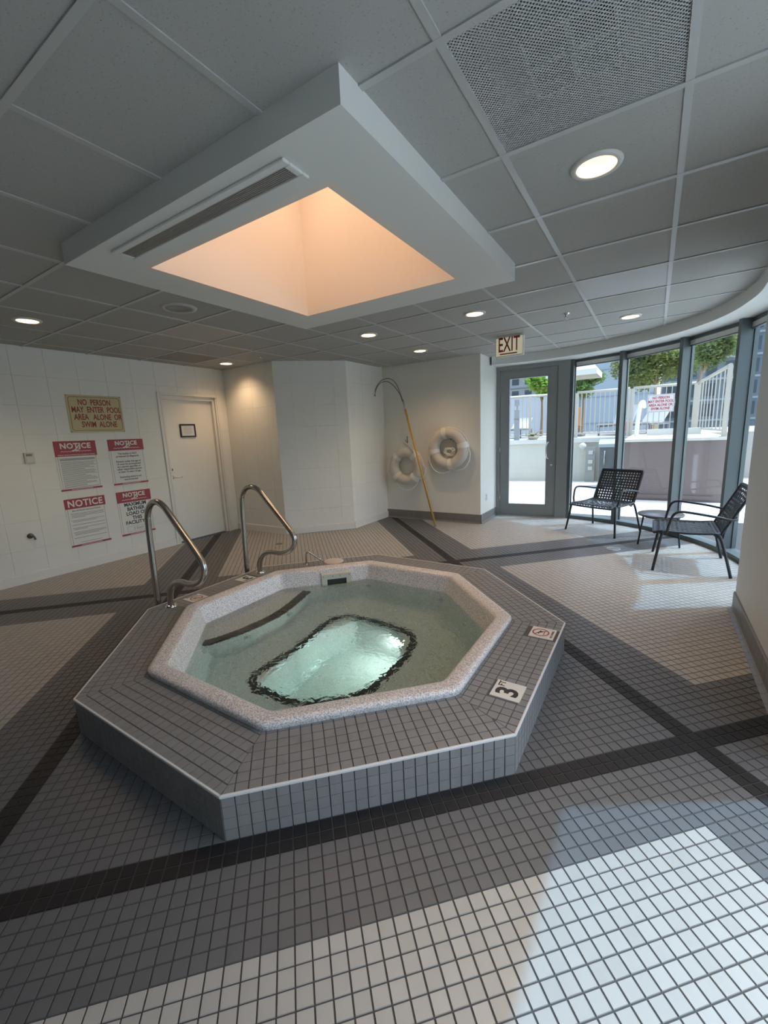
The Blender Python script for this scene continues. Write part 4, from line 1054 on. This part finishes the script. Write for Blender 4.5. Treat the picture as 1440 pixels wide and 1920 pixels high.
# ================================================================== CHAIRS AND TABLE
def chair(x, y, rz, lab):
    """local +x is the front"""
    o = empty('lounge_chair', (x, y, 0), rz); tag(o, lab, 'chair', 'black woven lounge chairs')
    zs = .405
    for s_ in (-1, 1):
        mb = MB(); mb.tube(catmull([(.315, .375*s_, .0), (.285, .350*s_, .20), (.255, .328*s_, .385), (.22, .318*s_, zs)], 4), .0135, 10); mb.build('leg', M_BLACK, o)
        mb = MB(); mb.tube(catmull([(-.320, .360*s_, .0), (-.265, .335*s_, .22), (-.215, .315*s_, .385), (-.18, .308*s_, zs)], 4), .0135, 10); mb.build('leg', M_BLACK, o)
        mb = MB(); mb.tube(catmull([(.215, .320*s_, zs-.005), (.205, .338*s_, .47), (.178, .345*s_, .575), (.135, .346*s_, .617), (.06, .346*s_, .620), (-.15, .346*s_, .590), (-.27, .340*s_, .566), (-.325, .300*s_, .566), (-.335, .22*s_, .57)], 4), .0125, 10); mb.build('armrest', M_BLACK, o)
    # seat: rim and weave
    def panel(nm, fr_pts, ncol, nrow, skipn):
        """fr_pts(u,v) maps 0..1 square onto the panel surface"""
        rim = []
        for k in range(12): rim.append(fr_pts(k/12, 0))
        for k in range(12): rim.append(fr_pts(1, k/12))
        for k in range(12): rim.append(fr_pts(1-k/12, 1))
        for k in range(12): rim.append(fr_pts(0, 1-k/12))
        mb = MB(); mb.tube(rim, .0125, 8, closed=True); fo = mb.build(nm+'_frame', M_BLACK, o)
        mb = MB(); nv = skipn
        for c in range(ncol):
            u = (c+.5)/ncol; mb.ribbon([fr_pts(u, k/16, .0016*(1 if (k+c) % 2 else -1)) for k in range(17)], .0205, .003, nrm=nv)
        for r in range(nrow):
            v = (r+.5)/nrow; mb.ribbon([fr_pts(k/20, v, .0016*(-1 if (k+r) % 2 else 1)) for k in range(21)], .0205, .003, nrm=nv)
        # closed straps wrapped round the rim
        for v in (0.02, .98): mb.ribbon([fr_pts(k/12, v) for k in range(13)], .05, .004, nrm=nv)
        for u in (0.02, .98): mb.ribbon([fr_pts(u, k/12) for k in range(13)], .05, .004, nrm=nv)
        mb.build(nm+'_weave', M_WEAVE, o)
    def seatmap(u, v, e=0.0):
        xx = .325-.535*v; yy = -.305+.61*u
        zz = zs+.012-.018*math.sin(PI*v)-.03*max(0, .12-v)/.12*(1)+e-.006*math.sin(PI*u)
        return (xx, yy, zz)
    def backmap(u, v, e=0.0):
        b_ = .015*math.sin(PI*u)
        return (-.215-.205*v-b_+e*.9, -.300+.60*u, .395+.445*v+e*.4)
    panel('seat', seatmap, 15, 13, (0, 0, 1)); panel('backrest', backmap, 15, 12, (1, 0, .45))
    mb = MB(); mb.tube([(.23, -.312, zs-.012), (.23, .312, zs-.012)], .010, 8); mb.tube([(-.19, -.305, zs-.012), (-.19, .305, zs-.012)], .010, 8); mb.build('stretcher', M_BLACK, o)
    for s_ in (-1, 1):
        mb = MB(); mb.tube(catmull([(-.17, .26*s_, zs-.01), (-.235, .265*s_, .36), (-.25, .27*s_, .43), (-.29, .275*s_, .56)], 4), .009, 8); mb.build('back_support', M_BLACK, o)
chair(1.355, 4.42, math.atan2(-.89, -.46), 'black woven lounge chair near the glass door, facing into the room')
chair(2.29, 3.10, PI, 'black woven lounge chair seen side-on by the right wall')
tb = empty('side_table', (2.035, 3.86, 0)); tag(tb, 'small round dark side table between the two lounge chairs', 'table')
mb = MB(); mb.lathe([(0.0, .372), (.235, .372), (.246, .376), (.246, .392), (.240, .397), (0.0, .397)], 40); mb.build('tabletop', mat('table_laminate', (0.10, 0.095, 0.095), 0.25), tb)
for a in (200, 335, 92):
    a = math.radians(a); mb = MB(); mb.tube([(.19*math.cos(a), .19*math.sin(a), .373), (.235*math.cos(a), .235*math.sin(a), 0)], .010, 8); mb.build('leg', M_BLACK, tb)
mb = MB(); mb.tube([(.19*math.cos(2*PI*k/30), .19*math.sin(2*PI*k/30), .362) for k in range(30)], .008, 6, closed=True); mb.build('apron_ring', M_BLACK, tb)

# ================================================================== OUTSIDE
M_PATIO = mat('patio_concrete', (0.74, 0.70, 0.63), 0.8, var=0.05, scale=2)
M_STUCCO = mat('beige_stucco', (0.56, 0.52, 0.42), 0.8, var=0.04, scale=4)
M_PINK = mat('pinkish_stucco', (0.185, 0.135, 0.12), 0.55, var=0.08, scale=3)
M_CAP = mat('white_wall_cap', (0.62, 0.58, 0.50), 0.6)
M_RAILW = mat('cream_railing', (0.50, 0.44, 0.35), 0.5)
mb = MB(); mb.prism([(-14, 5.6), (3.2, 5.6), (3.2, -6), (14, -6), (14, 30), (-14, 30)], -.25, -.02)
ground = mb.build('patio_ground', M_PATIO); tag(ground, 'bright concrete patio outside the windows', 'ground', kind='structure')
UD = 1.17
def solid(name, poly, z0, z1, m, lab, cat, kind='structure'):
    mb = MB(); mb.prism(poly, z0, z1); o = mb.build(name, m); return tag(o, lab, cat, kind=kind)
pw = solid('wall_planter', [(-9, 8.9), (-0.10, 10.55), (1.40, 10.62), (1.40, 10.9), (-9, 10.9)], -.02, UD-.12, M_STUCCO, 'beige retaining wall across the patio behind the glass door', 'wall')
mb = MB(); mb.prism([(-9, 8.84), (-0.10, 10.49), (1.40, 10.56), (1.40, 10.95), (-9, 10.95)], UD-.12, UD); mb.build('wall_cap', M_CAP, pw)
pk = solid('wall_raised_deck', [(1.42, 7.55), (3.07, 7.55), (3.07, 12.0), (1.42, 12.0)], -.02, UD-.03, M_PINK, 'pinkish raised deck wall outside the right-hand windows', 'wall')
mb = MB(); mb.prism([(1.40, 7.52), (3.09, 7.52), (3.09, 12.0), (1.40, 12.0)], UD-.03, UD+.02); mb.build('wall_cap', M_CAP, pk)
mb = MB(); mb.box(1.6, 2.9, 7.52, 7.545, .03, .10); mb.build('wall_ledge', M_PINK, pk)
dk = solid('upper_deck', [(-12, 10.95), (1.40, 10.95), (1.40, 12.0), (12, 12.0), (12, 22), (-12, 22)], -.02, UD, mat('deck_paving', (0.50, 0.46, 0.40), 0.8, var=.05, scale=2), 'raised pool deck behind the railing', 'deck')
low = solid('wall_low_parapet', [(1.75, 10.3), (2.85, 10.3), (2.85, 10.55), (1.75, 10.55)], UD+.02, UD+.17, M_CAP, 'low white parapet under the poolside sign', 'wall')

def railing(name, A, B, lab, top=2.42, z0=UD, n=None, post_every=1.15, posts=True, pitch=.115):
    A, B = Vector(A), Vector(B); d = (B-A); L = d.length; d.normalize(); ang = math.atan2(d.y, d.x)
    o = empty(name, (A.x, A.y, z0), ang); tag(o, lab, 'railing', 'cream metal railings')
    H = top-z0
    mb = MB(); mb.tube([(0, 0, H), (L, 0, H)], .035, 12); mb.build('top_rail', M_RAILW, o)
    mb = MB(); mb.box(0, L, -.018, .018, .10, .14); mb.build('bottom_rail', M_RAILW, o)
    mb = MB(); mb.box(-.010, .010, -.010, .010, .13, H-.02); me = mb.mesh('baluster', M_RAILW)
    k = int(L/pitch)
    for i in range(1, k): link('baluster', me, o, (i*L/k, 0, 0))
    if posts:
        mb = MB(); mb.box(-.035, .035, -.035, .035, .0, H-.01); mb.box(-.06, .06, -.06, .06, 0, .012); me = mb.mesh('post', M_RAILW)
        m_ = max(1, round(L/post_every))
        for i in range(m_+1): link('post', me, o, (i*L/m_, 0, 0))
    return o
railing('deck_railing', (-7.0, 9.75), (-0.06, 11.0), 'cream railing on the wall outside the glass door')
railing('deck_railing', (0.02, 11.0), (1.30, 11.0), 'cream railing outside the pane beside the door')
railing('deck_railing', (1.38, 11.0), (2.72, 11.0), 'cream railing carrying the white poolside sign', post_every=1.5)
railing('deck_railing', (2.985, 7.66), (2.80, 11.6), 'cream railing running away along the edge of the raised deck', top=2.45, z0=UD+.02, post_every=4, pitch=.42)
# poolside sign
sg = empty('poolside_sign', (2.005, 10.95, 1.985)); tag(sg, 'white sign with red letters on the outdoor railing', 'sign')
mb = MB(); mb.bevbox(-.29, .29, -.006, 0, -.225, .225, .002); mb.build('sign_plate', mat('outdoor_sign_white', (0.66, 0.60, 0.55), 0.5), sg)
mb = MB()
for a, b_, c, d in ((-.275, .275, .205, .210), (-.275, .275, -.210, -.205), (-.275, -.270, -.205, .205), (.270, .275, -.205, .205)): mb.box(a, b_, -.007, -.006, c, d)
mb.build('border_line', M_BRED, sg)
for k, s_ in enumerate(('NO PERSON', 'MAY ENTER POOL', 'AREA ALONE OR', 'SWIM ALONE')):
    text(s_, .088, mat('sign_letters_red', (0.42, 0.03, 0.04), 0.5), sg, frame((0, -.007, .135-k*.09), (1, 0, 0), (0, 0, 1)), bold=.003, xs=.76)
# pool hand rail
o = empty('pool_handrail', (1.62, 9.3, UD+.02)); tag(o, 'white sloping pool handrail on the raised deck', 'handrail')
mb = MB(); mb.tube(catmull([(-.06, 0, 0), (-.05, .02, .35), (-.02, .10, .72), (.03, .35, .80), (.05, .7, .70)], 5), .045, 10); mb.build('rail_tube', mat('white_plastic', (0.82, 0.81, 0.78), 0.4), o)
mb = MB(); mb.lathe([(.05, .02), (.075, .015), (.078, 0)], 16, M=Matrix.Translation((-.06, 0, 0))); mb.build('base_flange', MATS['white_plastic'], o)
# grey post with lettering
o = empty('pool_sign_post', (-1.50, 10.42, UD)); tag(o, 'grey upright sign post outside the glass door', 'sign')
mb = MB(); mb.bevbox(-.075, .075, -.03, .03, 0, .86, .004); mb.build('post_panel', mat('post_grey', (0.30, 0.29, 0.28), 0.5), o)
mb = MB(); mb.bevbox(-.07, .07, -.03, .03, .98, 1.16, .004); mb.build('top_panel', MATS['post_grey'], o)
mb = MB(); mb.box(-.02, .02, -.012, .012, .86, .98); mb.build('neck', MATS['post_grey'], o)
text('POOL', .055, M_INK, o, frame((0, -.031, .60), (1, 0, 0), (0, 0, 1)), bold=.0005)
# agave in a low planter
o = empty('potted_agave', (-1.05, 10.53, UD)); tag(o, 'spiky agave plant in a low bowl on the patio wall', 'plant')
mb = MB(); mb.lathe([(0.0, 0), (.10, 0), (.16, .07), (.165, .10), (.15, .10), (0.0, .09)], 24); mb.build('planter_bowl', mat('bowl_sand', (0.5, 0.42, 0.32), 0.8), o)
M_AG = mat('agave_leaf', (0.30, 0.30, 0.16), 0.6, var=.25, scale=9); M_AG2 = mat('agave_leaf_bronze', (0.34, 0.25, 0.18), 0.6, var=.25, scale=9)
for k in range(16):
    a = k*2.4; l = .22+.08*random.random(); up = .10+.22*random.random(); mb = MB()
    p = [Vector((l*f*math.cos(a), l*f*math.sin(a), .09+up*f-.12*f*f)) for f in (0, .3, .6, .85, 1)]
    nn = Vector((-math.cos(a)*.4, -math.sin(a)*.4, 1)); sdv = Vector((-math.sin(a), math.cos(a), 0)); ws = (.02, .035, .032, .018, .002)
    loops = [[tuple(q-sdv*w_), tuple(q+Vector((0, 0, -.008))), tuple(q+sdv*w_), tuple(q+Vector((0, 0, .004)))] for q, w_ in zip(p, ws)]
    mb.loft(loops, cap0=True, cap1=True); mb.build('leaf', (M_AG, M_AG2)[k % 2], o)
# utility corner seen beside the door: cabinet, panel with boxes, lamp
o = empty('grill_cabinet', (1.02, 9.6, -.02)); tag(o, 'grey metal grill cabinet with slanted lid outside', 'cabinet')
M_GM = mat('grey_metal', (0.16, 0.17, 0.16), 0.4, metal=.3)
mb = MB(); mb.bevbox(-.22, .34, -.25, .25, 0, .98, .01); mb.build('cabinet_body', M_GM, o)
mb = MB(); mb.loft([[(x, -.27, .98), (x, .27, .98), (x, .27, 1.16), (x, -.10, 1.16), (x, -.27, 1.06)] for x in (-.24, .36)], cap0=True, cap1=True); mb.build('lid', mat('lid_grey', (0.42, 0.43, 0.41), 0.4), o)
for x in (-.10, .22):
    mb = MB(); mb.tube([(x, -.275, .55), (x, -.275, .90)], .010, 8); mb.build('door_handle', M_CHROME, o)
o = empty('utility_panel', (.47, 10.40, -.02)); tag(o, 'tall grey utility panel with small white boxes on the patio wall', 'panel')
mb = MB(); mb.box(-.10, .13, 0, .10, 0, .95); mb.build('panel_board', mat('panel_grey', (0.33, 0.32, 0.28), 0.6), o)
for z in (.80, .55, .37):
    mb = MB(); mb.bevbox(-.03, .08, -.03, 0, z-.05, z+.05, .006); mb.build('junction_box', M_CAP, o)
o = empty('patio_wall_lamp', (.24, 10.42, .90)); tag(o, 'white dome lamp on the patio wall', 'lamp')
mb = MB(); mb.lathe([(0.0, .16), (.05, .15), (.09, .10), (.10, 0.0), (.085, 0.0), (0.0, .02)], 18, M=Matrix.Rotation(.7, 4, 'Y')); mb.build('lamp_dome', M_CAP, o)
mb = MB(); mb.tube([(0, 0, .05), (-.03, .07, .05), (-.03, .12, .05)], .02, 8); mb.build('lamp_arm', M_CAP, o)

# deck furniture beyond the railing
M_SLING = mat('lounger_sling', (0.42, 0.40, 0.37), 0.7); M_WOOD = mat('orange_brown_wood', (0.42, 0.17, 0.06), 0.6, var=.2, scale=12); M_LF = mat('lounger_frame', (0.18, 0.18, 0.19), 0.5)
def lounger(x, y, rz, lab, ms, mf, back=.8):
    o = empty('deck_lounger', (x, y, UD), rz); tag(o, lab, 'lounger', 'loungers on the pool deck')
    mb = MB()
    for s_ in (-1, 1): mb.box(-.95, .95, .28*s_-.02, .28*s_+.02, .27, .31)
    mb.build('frame', mf, o)
    for x_ in (-.85, .85):
        for s_ in (-1, 1): mb = MB(); mb.box(x_-.02, x_+.02, .28*s_-.02, .28*s_+.02, 0, .28); mb.build('leg', mf, o)
    mb = MB(); mb.bevbox(-.95, .30, -.30, .30, .31, .36, .015); mb.build('seat_pad', ms, o)
    mb = MB(); M = Matrix.Translation((.30, 0, .33)) @ Matrix.Rotation(-back, 4, 'Y'); mb.bevbox(0, .75, -.30, .30, -.02, .04, .015, M=M); mb.build('back_pad', ms, o)
lounger(-.62, 14.4, 1.75, 'orange brown lounger behind the railing beside the door', M_WOOD, M_WOOD, 1.1)
lounger(.95, 13.3, 1.3, 'grey lounger with raised back behind the railing', M_SLING, M_LF, .9)
lounger(1.75, 13.2, 1.3, 'grey lounger behind the poolside sign railing', M_SLING, M_LF, .5)
lounger(-2.2, 13.2, 1.6, 'pale lounger behind the agave', M_CAP, M_LF, .5)
o = empty('red_deck_box', (1.18, 11.9, UD)); tag(o, 'bright red tapered box on the pool deck', 'box')
mb = MB(); mb.loft([[(-s, -s, z), (s, -s, z), (s, s, z), (-s, s, z)] for s, z in ((.13, 0), (.20, .34), (.22, .36), (.20, .38))], cap0=True, cap1=True); mb.build('box_body', mat('bright_red', (0.55, 0.03, 0.03), 0.5), o)
mb = MB(); mb.tube(catmull([(-.14, 0, .38), (-.10, 0, .48), (.10, 0, .48), (.14, 0, .38)], 4), .012, 6); mb.build('carry_handle', M_LF, o)
# parasol
o = empty('deck_parasol', (-.34, 12.75, UD)); tag(o, 'large cream square parasol over the pool deck', 'parasol')
mb = MB(); mb.tube([(0, 0, 0), (0, 0, 2.88)], .035, 10); mb.build('pole', M_LF, o)
mb = MB(); mb.bevbox(-.35, .35, -.35, .35, 0, .08, .02); mb.build('base', M_LF, o)
mb = MB(); hs_ = .72; c = [(-hs_, -hs_), (hs_, -hs_), (hs_, hs_), (-hs_, hs_)]
mb.loft([[(x, y, 1.83) for x, y in c], [(x, y, 1.99) for x, y in c], [(x*.03, y*.03, 2.85) for x, y in c], [(x*.03, y*.03, 2.83) for x, y in c], [(x*.985, y*.985, 1.97) for x, y in c]]); mb.build('canopy', mat('cream_canvas', (0.74, 0.70, 0.60), 0.8), o)
for k in range(4):
    mb = MB(); mb.tube([(0, 0, 2.78), (c[k][0]*.97, c[k][1]*.97, 1.955)], .014, 6); mb.build('rib', M_LF, o)

# trees
def leaf_mat(name, col):
    m = bpy.data.materials.new(name); m.use_nodes = True; t = m.node_tree; t.nodes.clear()
    o = t.nodes.new('ShaderNodeOutputMaterial'); mx = t.nodes.new('ShaderNodeMixShader'); mx.inputs[0].default_value = 0.5
    g = t.nodes.new('ShaderNodeNewGeometry'); n = t.nodes.new('ShaderNodeTexNoise'); n.inputs['Scale'].default_value = 7.0
    t.links.new(g.outputs['Position'], n.inputs['Vector'])
    c = t.nodes.new('ShaderNodeMix'); c.data_type = 'RGBA'; c.inputs['A'].default_value = (*[k*.65 for k in col], 1); c.inputs['B'].default_value = (*[min(1, k*1.45) for k in col], 1)
    t.links.new(n.outputs['Fac'], c.inputs['Factor'])
    d = t.nodes.new('ShaderNodeBsdfDiffuse'); tr = t.nodes.new('ShaderNodeBsdfTranslucent')
    t.links.new(c.outputs['Result'], d.inputs[0]); t.links.new(c.outputs['Result'], tr.inputs[0])
    t.links.new(d.outputs[0], mx.inputs[1]); t.links.new(tr.outputs[0], mx.inputs[2]); t.links.new(mx.outputs[0], o.inputs[0])
    return m
M_LEAF = [leaf_mat('leaf_bright_green', (0.26, 0.42, 0.07)), leaf_mat('leaf_mid_green', (0.19, 0.28, 0.09)), leaf_mat('leaf_olive_green', (0.25, 0.29, 0.10)), leaf_mat('leaf_deep_green', (0.20, 0.25, 0.09))]
M_BARK = mat('bark', (0.30, 0.20, 0.12), 0.8, var=.25, scale=20)
def tree(x, y, zc, rx, rz, lab, mi, n, seed, trunk_dx=0.0, lsz=.07):
    rn = random.Random(seed); o = empty('deck_tree', (x+trunk_dx, y, UD)); tag(o, lab, 'tree', 'trees beyond the railing')
    c = Vector((-trunk_dx, 0, zc-UD))
    mb = MB(); mb.tube(catmull([(0, 0, 0), (.02, 0, c.z*.4), (-trunk_dx*.3, .02, c.z*.7), (-trunk_dx*.8, 0, c.z)], 4), lambda t: .055*(1-.6*t), 8); tr_ = mb.build('trunk', M_BARK, o)
    clumps = []
    for k in range(14):
        v = Vector((rn.gauss(0, 1), rn.gauss(0, 1), rn.gauss(0, 1))).normalized()*(rn.random()**.4); clumps.append(Vector((v.x*rx*.75, v.y*rx*.75, v.z*rz*.75))+c)
    for k in range(7):
        q = clumps[k]; mb = MB(); st = Vector((-trunk_dx*.5, 0, c.z*.65)); mb.tube(catmull([st, (st+q)/2+Vector((0, 0, .08)), q], 3), lambda t: .022*(1-.7*t), 6); mb.build('branch', M_BARK, tr_)
    mb = MB()
    for k in range(n):
        q = rn.choice(clumps); v = Vector((rn.gauss(0, 1), rn.gauss(0, 1), rn.gauss(0, 1))); v = v.normalized()*(rn.random()**.5)
        p = q+Vector((v.x*rx*.42, v.y*rx*.42, v.z*rz*.40))
        ax = Vector((rn.gauss(0, 1), rn.gauss(0, 1), rn.gauss(0, .5))).normalized(); up = Vector((rn.gauss(0, .6), rn.gauss(0, .6), 1)); sdv = ax.cross(up).normalized(); s_ = lsz*(.6+.8*rn.random())
        mid_ = p+ax*s_*.5; fold = sdv.cross(ax)*s_*.10
        mb.add([p, mid_+sdv*s_*.3+fold, p+ax*s_, mid_-sdv*s_*.3+fold], [(0, 1, 2), (0, 2, 3)])
    f_ = mb.build('foliage', M_LEAF[mi], o); f_['kind'] = 'stuff'
tree(-1.80, 15.0, 3.15, .75, .60, 'bright green tree seen through the glass door', 0, 4600, 1, lsz=.12)
tree(-.68, 17.5, 3.30, .80, .65, 'leafy tree below the cream parasol', 1, 4200, 2, lsz=.11)
tree(1.85, 15.5, 3.70, 1.45, 1.15, 'wide olive green tree above the poolside sign', 2, 15000, 3, lsz=.12)
tree(3.15, 13.2, 3.75, .62, .95, 'slim tree with a pale trunk right of the sign', 3, 4200, 4, trunk_dx=-.28, lsz=.11)

# buildings far off
def tower(name, x0, x1, y, z1, m, lab, cols, rows, ww, wh, mwin, zb=1.5, depth=8):
    o = empty(name, ((x0+x1)/2, y, 0)); tag(o, lab, 'building'); hw = (x1-x0)/2
    mb = MB(); mb.box(-hw, hw, 0, depth, 0, z1); mb.build('facade', m, o)
    mb = MB(); mb.box(-ww/2, ww/2, -.06, .02, -wh/2, wh/2); me = mb.mesh('window', mwin)
    for i in range(cols):
        for j in range(rows): link('window', me, o, (-hw+(i+.5)*2*hw/cols, 0, zb+(j+.5)*(z1-zb)/rows))
    mb = MB()
    mb.box(-hw-.1, hw+.1, -.12, depth, z1, z1+.3); mb.build('roof_edge', m, o)
    mb = MB(); mb.box(-hw, hw, -.10, 0, -.06, .06); me = mb.mesh('floor_band', mat('slab_band', (0.36, 0.38, 0.39), .8))
    for j in range(rows): link('floor_band', me, o, (0, 0, zb+j*(z1-zb)/rows))
M_WIN = mat('far_window', (0.05, 0.065, 0.08), 0.25)
tower('apartment_tower', -17.5, -6.6, 40, 22, mat('tower_beige', (0.48, 0.45, 0.41), .8), 'pale apartment tower seen through the glass door', 9, 16, .62, .72, M_WIN)
tower('glass_tower', 2.2, 13.8, 31, 21, mat('tower_grey_blue', (0.17, 0.20, 0.22), .6), 'dark blue grey office tower at the right', 12, 16, .56, .75, M_WIN)
o = empty('grey_building', (0, 24, 0)); tag(o, 'plain blue grey building with a rounded top corner', 'building')
pl = [(-1.55, 0), (1.9, 0), (1.9, 6.6)] + [(.35-1.9*math.sin(math.radians(a)), 4.7+1.9*math.cos(math.radians(a))) for a in range(0, 91, 10)]
mb = MB(); mb.prism([(x, z) for x, z in pl], 0, 6, M=Matrix(((1, 0, 0, 0), (0, 0, 1, 0), (0, 1, 0, 0), (0, 0, 0, 1)))); mb.build('facade', mat('blue_grey_cladding', (0.34, 0.38, 0.41), .7), o)
for z in (1.6, 3.0, 4.4):
    mb = MB(); mb.box(-1.5, 1.9, -.03, 0, z-.015, z+.015); mb.build('panel_joint', mat('joint_grey', (0.25, 0.28, 0.3), .7), o)
mb = MB(); mb.box(-1.72, -1.50, -.1, .3, 0, 4.6); mb.build('corner_pipe', mat('pipe_grey', (0.2, 0.22, 0.24), .6), o)
o = solid('low_building', [(-13, 26), (-1.9, 26), (-1.9, 32), (-13, 32)], 0, 3.6, mat('pale_block', (0.5, 0.5, 0.5), .8), 'low pale building behind the trees', 'building', kind='thing')
